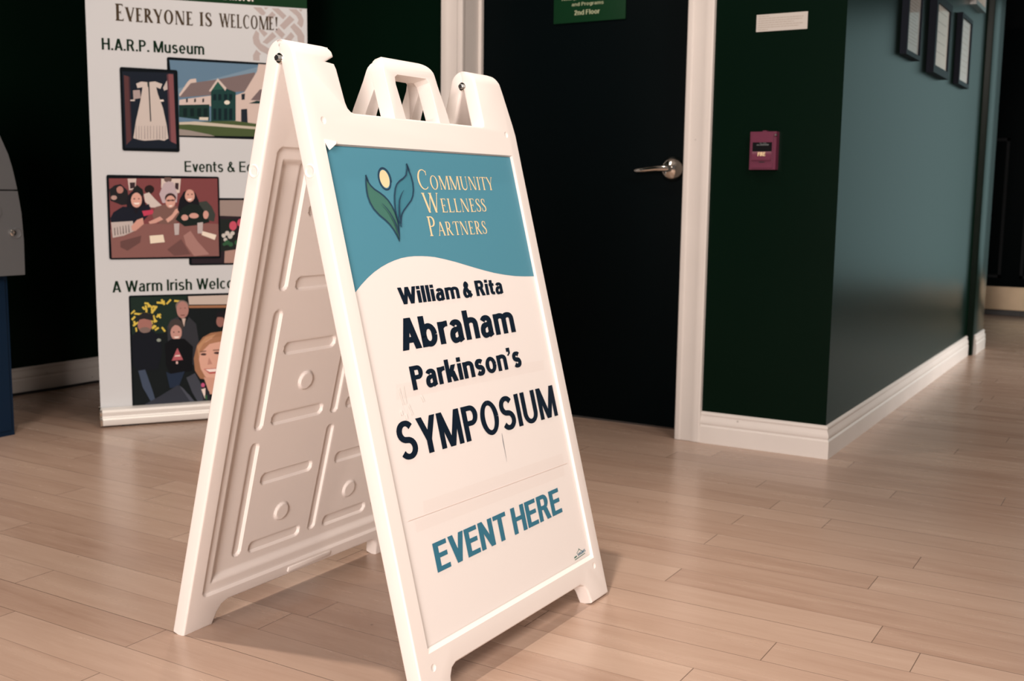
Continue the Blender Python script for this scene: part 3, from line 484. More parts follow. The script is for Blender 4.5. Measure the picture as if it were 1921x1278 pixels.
def floor_material():
    m = bpy.data.materials.new('maple_strip_floor'); m.use_nodes = True; nt = m.node_tree; p = nt.nodes['Principled BSDF']
    N = lambda t: nt.nodes.new(t); L = nt.links.new
    def mth(op, a, b=None, c=None):
        n = N('ShaderNodeMath'); n.operation = op
        for i, v in enumerate((a, b, c)):
            if v is None: continue
            if isinstance(v, (int, float)): n.inputs[i].default_value = v
            else: L(v, n.inputs[i])
        return n.outputs[0]
    pos = N('ShaderNodeNewGeometry'); sep = N('ShaderNodeSeparateXYZ'); L(pos.outputs['Position'], sep.inputs[0])
    PW, PL = 0.1016, 1.05
    ry = mth('DIVIDE', mth('ADD', sep.outputs[1], 1.517 + 50 * PW), PW)
    row = mth('FLOOR', ry); fy = mth('FRACT', ry)
    wn = N('ShaderNodeTexWhiteNoise'); wn.noise_dimensions = '1D'; L(row, wn.inputs['W'])
    cx = mth('ADD', mth('DIVIDE', mth('ADD', sep.outputs[0], 30.0), PL), mth('MULTIPLY', wn.outputs['Value'], 7.3))
    col = mth('FLOOR', cx); fx = mth('FRACT', cx)
    cmb = N('ShaderNodeCombineXYZ'); L(row, cmb.inputs[0]); L(col, cmb.inputs[1])
    w2 = N('ShaderNodeTexWhiteNoise'); w2.noise_dimensions = '3D'; L(cmb.outputs[0], w2.inputs['Vector'])
    # seams
    dy = mth('MULTIPLY', mth('MINIMUM', fy, mth('SUBTRACT', 1.0, fy)), PW)
    dx = mth('MULTIPLY', mth('MINIMUM', fx, mth('SUBTRACT', 1.0, fx)), PL)
    def line(d, w):
        r = N('ShaderNodeMapRange'); r.inputs['From Min'].default_value = w * 0.35; r.inputs['From Max'].default_value = w; r.inputs['To Min'].default_value = 1; r.inputs['To Max'].default_value = 0
        L(d, r.inputs['Value']); return r.outputs[0]
    w3 = N('ShaderNodeTexWhiteNoise'); w3.noise_dimensions = '1D'; L(mth('ROUND', ry), w3.inputs['W'])
    sy = mth('MULTIPLY', line(dy, 0.0013), mth('MULTIPLY_ADD', w3.outputs['Value'], 0.65, 0.25))
    sx = mth('MULTIPLY', line(dx, 0.0013), 0.75)
    seam = mth('MAXIMUM', sy, sx)
    # grain, stretched along each board and shifted from board to board
    off = N('ShaderNodeVectorMath'); off.operation = 'MULTIPLY_ADD'; L(w2.outputs['Color'], off.inputs[0]); off.inputs[1].default_value = (9, 9, 9); L(pos.outputs['Position'], off.inputs[2])
    mp = N('ShaderNodeMapping'); mp.inputs['Scale'].default_value = (1.3, 11, 1); L(off.outputs[0], mp.inputs['Vector'])
    g1 = N('ShaderNodeTexNoise'); g1.inputs['Scale'].default_value = 2.2; g1.inputs['Detail'].default_value = 6; g1.inputs['Roughness'].default_value = 0.62; g1.inputs['Distortion'].default_value = 0.25; L(mp.outputs[0], g1.inputs['Vector'])
    mp2 = N('ShaderNodeMapping'); mp2.inputs['Scale'].default_value = (4, 60, 1); L(off.outputs[0], mp2.inputs['Vector'])
    g2 = N('ShaderNodeTexNoise'); g2.inputs['Scale'].default_value = 3.0; g2.inputs['Detail'].default_value = 3; L(mp2.outputs[0], g2.inputs['Vector'])
    tone = mth('ADD', mth('MULTIPLY_ADD', w2.outputs['Value'], 0.30, 0.10), mth('ADD', mth('MULTIPLY', g1.outputs['Fac'], 0.62), mth('MULTIPLY', g2.outputs['Fac'], 0.16)))
    ramp = N('ShaderNodeValToRGB'); L(tone, ramp.inputs[0])
    e = ramp.color_ramp.elements; e[0].position = 0.28; e[0].color = (0.325, 0.207, 0.152, 1); e[1].position = 0.95; e[1].color = (0.510, 0.374, 0.295, 1)
    k = e.new(0.58); k.color = (0.427, 0.298, 0.229, 1)
    # small dents and specks of wear
    vo = N('ShaderNodeTexVoronoi'); vo.inputs['Scale'].default_value = 13; L(pos.outputs['Position'], vo.inputs['Vector'])
    w4 = N('ShaderNodeSeparateColor'); L(vo.outputs['Color'], w4.inputs[0])
    spot = mth('MULTIPLY', line(vo.outputs['Distance'], 0.055), mth('GREATER_THAN', w4.outputs[0], 0.78))
    dirt = mth('MAXIMUM', seam, mth('MULTIPLY', spot, 0.55))
    mix = N('ShaderNodeMix'); mix.data_type = 'RGBA'; L(dirt, mix.inputs['Factor']); L(ramp.outputs[0], mix.inputs['A']); mix.inputs['B'].default_value = (0.055, 0.032, 0.022, 1)
    L(mix.outputs['Result'], p.inputs['Base Color'])
    rr = N('ShaderNodeMapRange'); L(g1.outputs['Fac'], rr.inputs['Value']); rr.inputs['To Min'].default_value = 0.20; rr.inputs['To Max'].default_value = 0.32; L(rr.outputs[0], p.inputs['Roughness'])
    p.inputs['Specular IOR Level'].default_value = 0.5
    b = N('ShaderNodeBump'); b.inputs['Strength'].default_value = 0.25; b.inputs['Distance'].default_value = 0.0006; L(mth('SUBTRACT', 1.0, seam), b.inputs['Height']); L(b.outputs[0], p.inputs['Normal'])
    return m
M_floor = floor_material()

# ------------------------------------------------------------------ room
XL, YF, ZC = -3.25, 5.47, 5.2
st = lambda o: tag(o, kind='structure')
st(box('floor', -3.45, 4.2, -6.0, 5.62, -0.06, 0.0, M_floor))
st(box('ceiling', -3.45, 4.2, -6.0, 5.62, ZC, ZC + 0.08, M_ceil))
st(box('wall_left', XL - 0.12, XL, -6.0, 0.12, 0, ZC, M_paint))
bm = bmesh.new()
add_prism(bm, [(-0.505, 0, 0), (0, 0, 0), (-0.12, 0.12, 0), (-0.505, 0.12, 0)], (0, 0, ZC))
add_box(bm, XL, -1.525, 0, 0.12, 0, ZC); add_box(bm, -1.525, -0.505, 0, 0.12, 2.10, ZC)
st(from_bm('wall_front', bm, M_paint, smooth=0))
bm = bmesh.new()
add_prism(bm, [(0, 0, 0), (0, 3.345, 0), (-0.12, 3.345, 0), (-0.12, 0.12, 0)], (0, 0, ZC))
st(from_bm('wall_right', bm, M_paint, smooth=0))
st(box('wall_pilaster', -0.12, 0.034, 2.955, 3.35, 0, ZC, M_paint, bev=0.004))
st(box('wall_far', -3.0, 4.2, YF, YF + 0.12, 0, ZC, M_door))

BB = [(0, 0), (0.016, 0), (0.016, 0.060), (0.0135, 0.0635), (0.0115, 0.0665), (0.0135, 0.0705), (0.0145, 0.0755), (0.012, 0.086), (0.0075, 0.096), (0.0075, 0.0995), (0.0095, 0.104), (0.0085, 0.1095), (0.005, 0.1125), (0, 0.1135)]
def baseboard(name, a, da, b, db):
    bm = bmesh.new(); add_sweep(bm, BB, (a, b), lambda i: ((a, da), (b, db))[i]); return st(from_bm(name, bm, M_trim, smooth=30))
baseboard('baseboard_front', (-0.447, 0, 0), (0, -1, 0), (0, 0, 0), (1, -1, 0))
baseboard('baseboard_right', (0, 0, 0), (1, -1, 0), (0, 2.945, 0), (1, 0, 0))
baseboard('baseboard_pilaster', (0.034, 3.0, 0), (1, 0, 0), (0.034, 3.352, 0), (1, 0, 0))
baseboard('baseboard_left', (XL, -6.0, 0), (1, 0, 0), (XL, 0, 0), (1, -1, 0))
baseboard('baseboard_alcove', (XL, 0, 0), (1, -1, 0), (-1.586, 0, 0), (0, -1, 0))

CS = [(0, 0), (0.012, 0), (0.017, 0.004), (0.019, 0.012), (0.019, 0.020), (0.015, 0.024), (0.015, 0.060), (0.019, 0.068), (0.021, 0.082), (0.021, 0.095), (0.018, 0.099), (0, 0.099)]
def casing(name, x_in, sgn):
    """moulded door casing; profile (thickness, width) measured from the opening outwards"""
    bm = bmesh.new(); add_prism(bm, [(x_in + sgn * w, -d, 0.001) for d, w in CS], (0, 0, 2.2)); return st(from_bm(name, bm, M_trim, smooth=30))
casing('trim_1', -1.485, -1); casing('trim_2', -0.545, 1)
bm = bmesh.new()
add_box(bm, -1.525, -1.49, 0.0, 0.175, 0.001, 2.10); add_box(bm, -1.49, -1.477, 0.112, 0.128, 0.001, 2.09)
add_box(bm, -0.54, -0.505, 0.0, 0.175, 0.001, 2.10); add_box(bm, -0.553, -0.54, 0.112, 0.128, 0.001, 2.09); add_box(bm, -1.49, -0.54, 0.0, 0.175, 2.07, 2.10)
st(from_bm('trim_3', bm, M_trim, smooth=0))

# the dark door with its lever handle
door = thing('door_1', (-1.015, 0.15, 0), None, None); st(door)
box('door_panel', -1.487, -0.543, 0.130, 0.172, 0.008, 2.068, M_door, door, bev=0.002)
bm = bmesh.new(); hx, hz = -0.641, 0.981
add_lathe(bm, [(0.047, 0), (0.048, 0.003), (0.047, 0.010), (0.043, 0.021), (0.036, 0.031), (0.026, 0.039), (0.016, 0.043), (0.013, 0.045), (0.013, 0.060), (0.0, 0.060)], (hx, 0.130, hz), (0, -1, 0), 40)
rose = from_bm('door_handle', bm, M_chrome, door, smooth=50); rose['label'] = 'chrome lever door handle'
bm = bmesh.new()
add_tube(bm, [(hx + 0.004, 0.080, hz), (hx - 0.012, 0.078, hz + 0.001), (hx - 0.045, 0.075, hz), (hx - 0.085, 0.077, hz - 0.004), (hx - 0.125, 0.083, hz - 0.007), (hx - 0.134, 0.087, hz - 0.0075)], [0.011, 0.0125, 0.0105, 0.0095, 0.0085, 0.006], 16)
from_bm('lever', bm, M_chrome, rose, smooth=50)

# dark double door at the end of the hall, with a brass kick plate
d2 = thing('door_2', (0.05, YF, 0), None, None); st(d2)
box('door_panel', -0.62, 0.55, YF - 0.035, YF - 0.001, 0.04, 2.15, M_door, d2, bev=0.003)
k = box('kick_plate', -0.56, 0.50, YF - 0.040, YF - 0.035, 0.046, 0.222, M_brass, d2); k['label'] = 'brass kick plate'
box('door_sweep', -0.62, 0.55, YF - 0.040, YF - 0.004, 0.002, 0.040, M_black, d2)
M_mould = mat('door_moulding', (0.006, 0.008, 0.010), 0.5, spec=0.1)
for x0, x1 in ((-0.52, -0.142), (-0.01, 0.40)):
    bm = bmesh.new(); z0, z1, w = 0.29, 1.345, 0.022
    for q in ((x0, x1, z1 - w, z1), (x0, x1, z0, z0 + w), (x0, x0 + w, z0, z1), (x1 - w, x1, z0, z1)): add_box(bm, q[0], q[1], YF - 0.047, YF - 0.035, q[2], q[3])
    from_bm('panel_moulding', bm, M_mould, d2, smooth=0)

# ------------------------------------------------------------------ the folding A-frame sign
SO = Vector((-0.38307834, -2.23763996, 1.10895558)); SY = 1.5532091; SA = 0.25085; T = 0.033; W = 0.68
SU = Vector((math.cos(SY), math.sin(SY), 0)); SD = Vector((math.sin(SY), -math.cos(SY), 0)); SZ = Vector((0, 0, 1))
def axes(back):
    d = -SD if back else SD
    return d * math.sin(SA) - SZ * math.cos(SA), d * math.cos(SA) + SZ * math.sin(SA)
DF, NF = axes(False); DB, NB = axes(True)
def front(u, v, w): return SO + SU * u + DF * v + NF * w
def back(u, v, w): return SO + SU * (W - u) + DB * v + NB * w      # the same moulding turned round

sign = thing('a_frame_sign', tuple(SO + SU * (W / 2) - SZ * SO.z), 'white plastic folding A-frame sign with a teal and white event poster', 'sign')

OUT = [(0.0, -0.031), (0.098, -0.031), (0.105, -0.027), (0.107, -0.014), (0.105, -0.004), (0.083, 0.0062), (0.103, 0.0082), (0.107, 0.018), (0.1130, 0.078), (0.1165, 0.088), (0.123, 0.094), (0.133, 0.0965),
       (0.546, 0.0965), (0.553, 0.094), (0.5555, 0.086), (0.555, 0.076), (0.5535, -0.008), (0.5535, -0.031), (0.636, -0.031), (0.648, -0.024), (0.656, -0.004), (0.662, 0.02), (0.676, 0.086), (0.680, 0.110), (0.68, 1.1485), (0.603, 1.1485), (0.594, 1.12), (0.585, 1.106), (0.570, 1.0995),
       (0.105, 1.0995), (0.092, 1.105), (0.084, 1.117), (0.077, 1.1485), (0.0, 1.1485)]
FEET = [(0.68, 1.1485), (0.603, 1.1485), (0.594, 1.12), (0.585, 1.106), (0.570, 1.0995), (0.105, 1.0995), (0.092, 1.105), (0.084, 1.117), (0.077, 1.1485), (0.0, 1.1485)]
PLAIN = [(0.0, 0.110), (0.006, 0.080), (0.020, -0.004), (0.030, -0.024), (0.042, -0.031), (0.1265, -0.031), (0.1255, 0.070), (0.1265, 0.086), (0.130, 0.094), (0.137, 0.0965), (0.546, 0.0965), (0.554, 0.094), (0.5605, 0.086), (0.563, 0.070), (0.563, -0.031), (0.68, -0.031)] + FEET
def arc2(cx, cy, rx, ry, a0, a1, n=7): return [(cx + rx * math.cos(math.radians(a0 + (a1 - a0) * i / n)), cy - ry * math.sin(math.radians(a0 + (a1 - a0) * i / n))) for i in range(n + 1)]
HAND = [(0.2495, 0.108), (0.2488, 0.085), (0.2450, 0.022)] + arc2(0.281, 0.008, 0.036, 0.039, 178, 90) + arc2(0.370, 0.008, 0.040, 0.039, 90, 8) + [(0.413, 0.022), (0.4265, 0.076), (0.430, 0.108),
        (0.3955, 0.108), (0.394, 0.085), (0.388, 0.032), (0.385, 0.017), (0.378, 0.0095), (0.284, 0.0105), (0.275, 0.016), (0.2735, 0.030), (0.2815, 0.080), (0.285, 0.108)]

def rounded_slab(outline, keep_base=False):
    bm = bmesh.new(); add_prism(bm, [(u, v, 0) for u, v in outline], (0, 0, T))
    bmesh.ops.recalc_face_normals(bm, faces=bm.faces[:])
    bevel(bm, 0.0065, 4, 60, (lambda e: all(vv.co.y < 0.1 for vv in e.verts) and abs(e.verts[0].co.z - e.verts[1].co.z) < 1e-6) if keep_base else (lambda e: abs(e.verts[0].co.z - e.verts[1].co.z) < 1e-6))
    for v in (0.0, -0.006, -0.012, -0.017, -0.021, -0.0245, -0.0275, -0.0297):
        bmesh.ops.bisect_plane(bm, geom=bm.verts[:] + bm.edges[:] + bm.faces[:], plane_co=(0, v, 0), plane_no=(0, 1, 0), dist=1e-6)
    for vt in bm.verts:                                             # the top thins towards the hinge in a round cap
        if vt.co.y < 0.0: vt.co.z *= math.sqrt(max(0.03, 1 - (vt.co.y / 0.0318) ** 2))
    return bm

def frustum(bm, r0, r1, z0, z1):
    a = [bm.verts.new((u, v, z0)) for u, v in ((r0[0], r0[2]), (r0[1], r0[2]), (r0[1], r0[3]), (r0[0], r0[3]))]
    b = [bm.verts.new((u, v, z1)) for u, v in ((r1[0], r1[2]), (r1[1], r1[2]), (r1[1], r1[3]), (r1[0], r1[3]))]
    bm.faces.new(a[::-1]); bm.faces.new(b)
    for i in range(4): bm.faces.new((a[i], a[(i + 1) % 4], b[(i + 1) % 4], b[i]))

def boolean_cut(bm_a, bm_b):
    oo = []
    for b in (bm_a, bm_b):
        bmesh.ops.recalc_face_normals(b, faces=b.faces[:])
        me = bpy.data.meshes.new('tmp'); b.to_mesh(me); b.free()
        o = bpy.data.objects.new('tmp', me); COL.objects.link(o); oo.append(o)
    md = oo[0].modifiers.new('cut', 'BOOLEAN'); md.operation = 'DIFFERENCE'; md.object = oo[1]; md.solver = 'EXACT'
    bpy.context.view_layer.update()
    me = bpy.data.meshes.new_from_object(oo[0].evaluated_get(bpy.context.evaluated_depsgraph_get()))
    for o in oo:
        m_ = o.data; bpy.data.objects.remove(o); bpy.data.meshes.remove(m_)
    return me

def inner_skin():
    """ribbed inside of a blow-moulded panel: pressed slots and raised discs, as a height field w(u, v)"""
    u0, u1, v0, v1 = 0.03, 0.65, 0.15, 1.075; step = 0.0025
    uu = np.linspace(u0, u1, int((u1 - u0) / step) + 1); vv = np.linspace(v0, v1, int((v1 - v0) / step) + 1)
    Ug, Vg = np.meshgrid(uu, vv, indexing='ij')
    sm = lambda x, a, b: (lambda t: t * t * (3 - 2 * t))(np.clip((x - a) / (b - a), 0, 1))
    r = 0.02
    qx = np.maximum(np.abs(Ug - 0.34) - (0.31 - r), 0); qy = np.maximum(np.abs(Vg - 0.6125) - (0.4625 - r), 0)
    d = r - np.hypot(qx, qy); d = np.where((qx == 0) & (qy == 0), np.minimum(0.31 - np.abs(Ug - 0.34), 0.4625 - np.abs(Vg - 0.6125)), d)
    h = 0.006 * sm(d, 0.002, 0.009) + 0.010 * sm(d, 0.026, 0.040)
    def capsule(ax, ay, bx, by, rad, depth, edge=0.0045):
        dx, dy = bx - ax, by - ay; L2 = dx * dx + dy * dy + 1e-12
        t = np.clip(((Ug - ax) * dx + (Vg - ay) * dy) / L2, 0, 1)
        dist = np.hypot(Ug - ax - t * dx, Vg - ay - t * dy) - rad
        return depth * (1 - sm(dist, -edge, 0.0005))
    add = np.zeros_like(h)
    for cu in (0.106, 0.327, 0.553):
        for a, b in ((0.178, 0.423), (0.487, 0.717), (0.769, 1.0)):
            add = np.maximum(add, capsule(cu, a, cu, b, 0.0125, 0.0065))
    for ca, cb in ((0.154, 0.277), (0.378, 0.506)):
        for cv in (0.275, 0.423, 0.559, 0.712, 0.846, 1.003):
            add = np.maximum(add, capsule(ca, cv, cb, cv, 0.0135, 0.0065))
    sub = np.zeros_like(h)
    for cu in (0.2185, 0.438):
        for cv in (0.350, 0.637, 0.9375): sub = np.maximum(sub, capsule(cu, cv, cu + 1e-5, cv, 0.0215, 0.0045))
    h = h + add - sub
    V = np.stack([Ug, Vg, h], -1).reshape(-1, 3); n, m_ = len(uu), len(vv)
    i = np.arange((n - 1) * (m_ - 1)); a = (i // (m_ - 1)) * m_ + i % (m_ - 1)
    return V, np.stack([a, a + 1, a + m_ + 1, a + m_], -1)

def panel_mesh(outline):
    cut = bmesh.new()
    frustum(cut, (0.0352, 0.6452, 0.1575, 1.0525), (0.0340, 0.6464, 0.1563, 1.0622), T - 0.0065, T + 0.002)
    frustum(cut, (0.03, 0.65, 0.15, 1.075), (0.03, 0.65, 0.15, 1.075), -0.01, 0.0215)
    for u, v in ((0.042, 0.1157), (0.638, 0.110), (0.040, 1.086), (0.640, 1.076)):
        bmesh.ops.create_uvsphere(cut, u_segments=16, v_segments=10, radius=0.0105, matrix=Matrix.Translation((u, v, T + 0.0078)))
    slab = boolean_cut(rounded_slab(outline), cut)
    V, F = inner_skin()
    bm = bmesh.new(); bm.from_mesh(slab); bpy.data.meshes.remove(slab)
    nv = [bm.verts.new(p) for p in V.tolist()]
    for f in F.tolist(): bm.faces.new([nv[k] for k in f])
    # little catch on the lower rim, ring bosses on the edges
    b2 = bmesh.new(); add_box(b2, 0.262, 0.400, 1.0775, 1.090, -0.0035, 0.002); bmesh.ops.recalc_face_normals(b2, faces=b2.faces[:]); bevel(b2, 0.003, 2)
    for u, s in ((0.0, -1), (W, 1)):
        add_lathe(b2, [(0.0125, -0.002), (0.0125, 0.0006), (0.0108, 0.0016), (0.0085, 0.0011), (0.0068, 0.0001), (0.0, 0.0004)], (u, 0.203, 0.0165), (s, 0, 0), 28)
    me2 = bpy.data.meshes.new('t2'); b2.to_mesh(me2); b2.free(); bm.from_mesh(me2); bpy.data.meshes.remove(me2)
    me = bpy.data.meshes.new('panel'); bm.to_mesh(me); bm.free()
    return me

def to_world(me, fn):
    n = len(me.vertices); co = np.empty(n * 3); me.vertices.foreach_get('co', co); co = co.reshape(-1, 3)
    O = np.array(fn(0, 0, 0)); A = [np.array(fn(*k)) - O for k in ((1, 0, 0), (0, 1, 0), (0, 0, 1))]
    co = O + co[:, :1] * A[0] + co[:, 1:2] * A[1] + co[:, 2:] * A[2]
    me.vertices.foreach_set('co', co.ravel()); me.update()
    if np.dot(np.cross(A[0], A[1]), A[2]) < 0: me.flip_normals()
    return me

def place_panel(name, outline, fn):
    o = link_mesh(name, to_world(panel_mesh(outline), fn), M_plastic, sign, smooth=28)
    return o
p_front = place_panel('front_panel', OUT, front)
p_back = place_panel('back_panel', PLAIN, back)
for pan, fn in ((p_front, front), (p_back, back)):
    bm = rounded_slab(HAND, True); bmesh.ops.scale(bm, vec=(1, 1, 0.985), verts=bm.verts[:]); me = bpy.data.meshes.new('handle'); bm.to_mesh(me); bm.free()
    link_mesh('handle', to_world(me, fn), M_plastic, pan, smooth=28)
for u in (-0.001, 0.5525):                                            # hinge bolts with their washers
    bm = bmesh.new()
    add_lathe(bm, [(0.0088, 0), (0.0088, 0.0014), (0.0080, 0.002), (0.0, 0.002)], tuple(SO + SU * (u + 0.001)), tuple(-SU), 28)
    wz = from_bm('hinge_bolt', bm, M_chrome, sign)
    bm = bmesh.new(); add_lathe(bm, [(0.0060, 0.0), (0.0060, 0.0050), (0.0050, 0.0062), (0.0, 0.0062)], tuple(SO + SU * (u - 0.001)), tuple(-SU), 6)
    from_bm('bolt_head', bm, M_steel, wz, smooth=0); wz['label'] = 'steel hinge bolt'

# poster in the front recess
PZ = T - 0.0060
PDX = 0.0008                                                          # poster prints sit this far right of the panel's own datum
fw = lambda lift: (lambda x, y: front(x + PDX, y, PZ + lift))
WAVE = [(0.0305, 0.4262), (0.0398, 0.4204), (0.060, 0.4080), (0.0818, 0.3964), (0.103, 0.3870), (0.1247, 0.3793), (0.146, 0.3733), (0.1669, 0.3689), (0.188, 0.3655), (0.2087, 0.3639), (0.2295, 0.3636), (0.2502, 0.3644), (0.271, 0.3657), (0.292, 0.368), (0.323, 0.3735), (0.3553, 0.3801), (0.388, 0.3878), (0.4208, 0.3956), (0.4555, 0.4034), (0.4903, 0.4105), (0.5278, 0.4165), (0.5653, 0.4213), (0.603, 0.4243), (0.6410, 0.4263), (0.6500, 0.4266)]
me = bpy.data.meshes.new('poster'); V = [front(*q, T - 0.0063) for q in ((0.0356, 0.158), (0.6449, 0.158), (0.6449, 1.0508), (0.0356, 1.0508))]
V += [front(*q, PZ) for q in ((0.0356, 0.158), (0.0356, 1.0508), (0.6449, 1.0508), (0.6449, 0.158))]
me.from_pydata([tuple(p) for p in V], [], [(0, 1, 2, 3), (4, 5, 6, 7)]); me.update()
poster = link_mesh('poster', me, M_poster, p_front, smooth=0); poster['label'] = 'teal and white event poster with dark lettering'
# third level: everything printed on the poster hangs under the poster's panel beside it
top = [(0.0300, 0.1582), (0.6500, 0.1582)]
def on_poster(name, polys, m, lift=0.0001):
    return decal(name, [(0, p) for p in polys], lambda x, y, l: front(min(max(x + PDX, 0.0358), 0.6447), y, PZ + l), [m], p_front, base=lift)
on_poster('teal_field', [top + WAVE[::-1]], M_teal, 0.00015)
LL = [(0.1322, 0.2097), (0.1355, 0.2215), (0.1412, 0.2293), (0.1500, 0.2360), (0.1639, 0.2427), (0.1740, 0.2487), (0.183, 0.2564), (0.1905, 0.2670), (0.1956, 0.2792), (0.1985, 0.2930), (0.1987, 0.307), (0.1955, 0.321), (0.1916, 0.3342), (0.1870, 0.322), (0.1812, 0.3117), (0.1730, 0.302), (0.1633, 0.2939), (0.1480, 0.2840), (0.1353, 0.2725), (0.1288, 0.2610), (0.1256, 0.2492), (0.1258, 0.238), (0.1276, 0.227), (0.1298, 0.218)]
LR = [(0.26, 0.1849), (0.2640, 0.1980), (0.2674, 0.2094), (0.2684, 0.2225), (0.2661, 0.2355), (0.2605, 0.2470), (0.2521, 0.2563), (0.2380, 0.2655), (0.2231, 0.2755), (0.2155, 0.2820), (0.2105, 0.2895), (0.2070, 0.298), (0.2054, 0.3077), (0.2005, 0.298), (0.1972, 0.2868), (0.1972, 0.274), (0.1993, 0.2615), (0.2035, 0.247), (0.2103, 0.2335), (0.2170, 0.2255), (0.227, 0.2192), (0.2400, 0.2140), (0.2515, 0.2071), (0.2570, 0.1970)]
OV = [(0.1855 + 0.0172 * math.cos(a) - 0.0015 * math.sin(a), 0.2158 + 0.0203 * math.sin(a) + 0.002 * math.cos(a)) for a in [2 * math.pi * i / 28 for i in range(28)]]
OVI = [(0.1855 + (x - 0.1855) * 0.80, 0.2158 + (y - 0.2158) * 0.83) for x, y in OV]
def outline(pts, w):
    P = []; c = pts + [pts[0], pts[1]]; stroke(P, c, w); return P
on_poster('logo_leaf', [LL], M_leafg, 0.0004); on_poster('logo_leaf', [LR], M_leafb, 0.0004)
lines = outline(LL, 0.0030) + outline(LR, 0.0030)
stroke(lines, [(0.1607, 0.2627), (0.171, 0.2715), (0.179, 0.2816), (0.1860, 0.2940), (0.1908, 0.3069), (0.1916, 0.330)], [0.0008, 0.0018, 0.0026, 0.0034, 0.0046, 0.0016])
stroke(lines, [(0.2335, 0.2371), (0.2235, 0.2460), (0.215, 0.2564), (0.2095, 0.2700), (0.2052, 0.2869), (0.2052, 0.304)], [0.0008, 0.0018, 0.0026, 0.0034, 0.0046, 0.0016])
on_poster('logo_outline', lines, M_leafline, 0.0009)
on_poster('logo_sun', [OVI], M_cream, 0.0006); on_poster('logo_ring', outline(OV, 0.0034), M_leafline, 0.0005)
def vflip(vf): return [(x, -y) for x, y in vf[0]], vf[1]
def poster_text(vf, m, lift=0.0006): ink('lettering', vflip(vf), fw(lift), m, p_front)
poster_text(serif('COMMUNITY', 0.2872, 0.5515, -0.2345, -0.2335, 0.0392, 0.0278, track=0.05, e=0.05), M_cream)
poster_text(serif('WELLNESS', 0.2892, 0.5070, -0.2806, -0.2801, 0.0392, 0.0278, track=0.05, e=0.05), M_cream)
poster_text(serif('PARTNERS', 0.2916, 0.4925, -0.3268, -0.3272, 0.0388, 0.0276, track=0.05, e=0.05), M_cream)
poster_text(sans('William & Rita', 0.1572, 0.5080, -0.4515, -0.4548, 0.0318, T=0.29, t=0.185, gap=0.09), M_dark)
poster_text(sans('Abraham', 0.1378, 0.5255, -0.5355, -0.5392, 0.0588, T=0.275, t=0.185, gap=0.095), M_dark)
poster_text(sans('Parkinson\u2019s', 0.1450, 0.5230, -0.6096, -0.6130, 0.0440, T=0.275, t=0.185, gap=0.09), M_dark)
poster_text(sans('SYMPOSIUM', 0.0735, 0.6262, -0.7265, -0.7360, 0.0676, T=0.205, t=0.145, gap=0.10), M_dark)
poster_text(sans('EVENT HERE', 0.1098, 0.5648, -0.9380, -0.9368, 0.0528, T=0.25, t=0.16, gap=0.08), M_event)
# printer's mark in the lower right corner
hs = []; stroke(hs, [(0.588, 1.0345), (0.6005, 1.0285), (0.6115, 1.0350)], 0.0013); stroke(hs, [(0.5995, 1.0262), (0.6005, 1.0300)], 0.0022)
stroke(hs, [(0.576, 1.0452), (0.622, 1.0428)], 0.0016); stroke(hs, [(0.5745, 1.0405), (0.586, 1.0395)], 0.0030)
on_poster('makers_mark', hs, M_leafg, 0.0005)
poster_text(sans('SIGNS', 0.590, 0.6255, -1.0412, -1.0395, 0.0058), M_event)
# clear tape strips, the seam between the two sheets and the slit under the title
for q in ([(0.1075, 0.8071), (0.6105, 0.8180), (0.6085, 0.8400), (0.1029, 0.8292)], [(0.0730, 0.8335), (0.6040, 0.8440), (0.6030, 0.8660), (0.0734, 0.8551)], [(0.0985, 0.5920), (0.6095, 0.6106), (0.6072, 0.6320), (0.0905, 0.6190)]):
    t = on_poster('clear_tape', [q], M_tape, 0.0012); t['label'] = 'clear tape strip'
sl = []; stroke(sl, [(0.0568, 0.8305), (0.34, 0.8368), (0.6227, 0.8425)], 0.0009); on_poster('sheet_seam', sl, M_tapeline, 0.0010)
sl = []; stroke(sl, [(0.3972, 0.7352), (0.3958, 0.752), (0.3955, 0.768), (0.3942, 0.793)], [0.0006, 0.0014, 0.0010, 0.0003]); on_poster('paper_slit', sl, M_leafline, 0.0010)
CREASES = []
for x, y, dx, dy, w in ((0.104, 0.600, 0.004, 0.030, 0.0022), (0.117, 0.598, -0.001, 0.032, 0.0022), (0.122, 0.632, 0.006, 0.020, 0.0022), (0.098, 0.640, 0.001, 0.008, 0.004), (0.109, 0.648, 0.001, 0.009, 0.004), (0.164, 0.622, 0.004, 0.012, 0.003)):
    cr = []; stroke(cr, [(x, y), (x + dx, y + dy)], w); CREASES.append(cr)
M_crease = mat('tape_crease', (0.92, 0.90, 0.87), 0.15, coat=0.6)
for cr in CREASES: on_poster('tape_crease', cr, M_crease, 0.0016)
me = bpy.data.meshes.new('corner_tab'); q = [(0.0335, 0.1500, 0.0010), (0.0640, 0.1525, 0.0012), (0.0580, 0.1580, 0.0045), (0.0390, 0.1690, 0.0050)]
me.from_pydata([tuple(front(u, v, T + w)) for u, v, w in q] + [tuple(front(u, v, T + w - 0.003)) for u, v, w in q], [], [(0, 1, 2, 3), (7, 6, 5, 4), (0, 4, 5, 1), (1, 5, 6, 2), (2, 6, 7, 3), (3, 7, 4, 0)]); me.update()
link_mesh('corner_tab', me, M_poster, p_front, smooth=0)

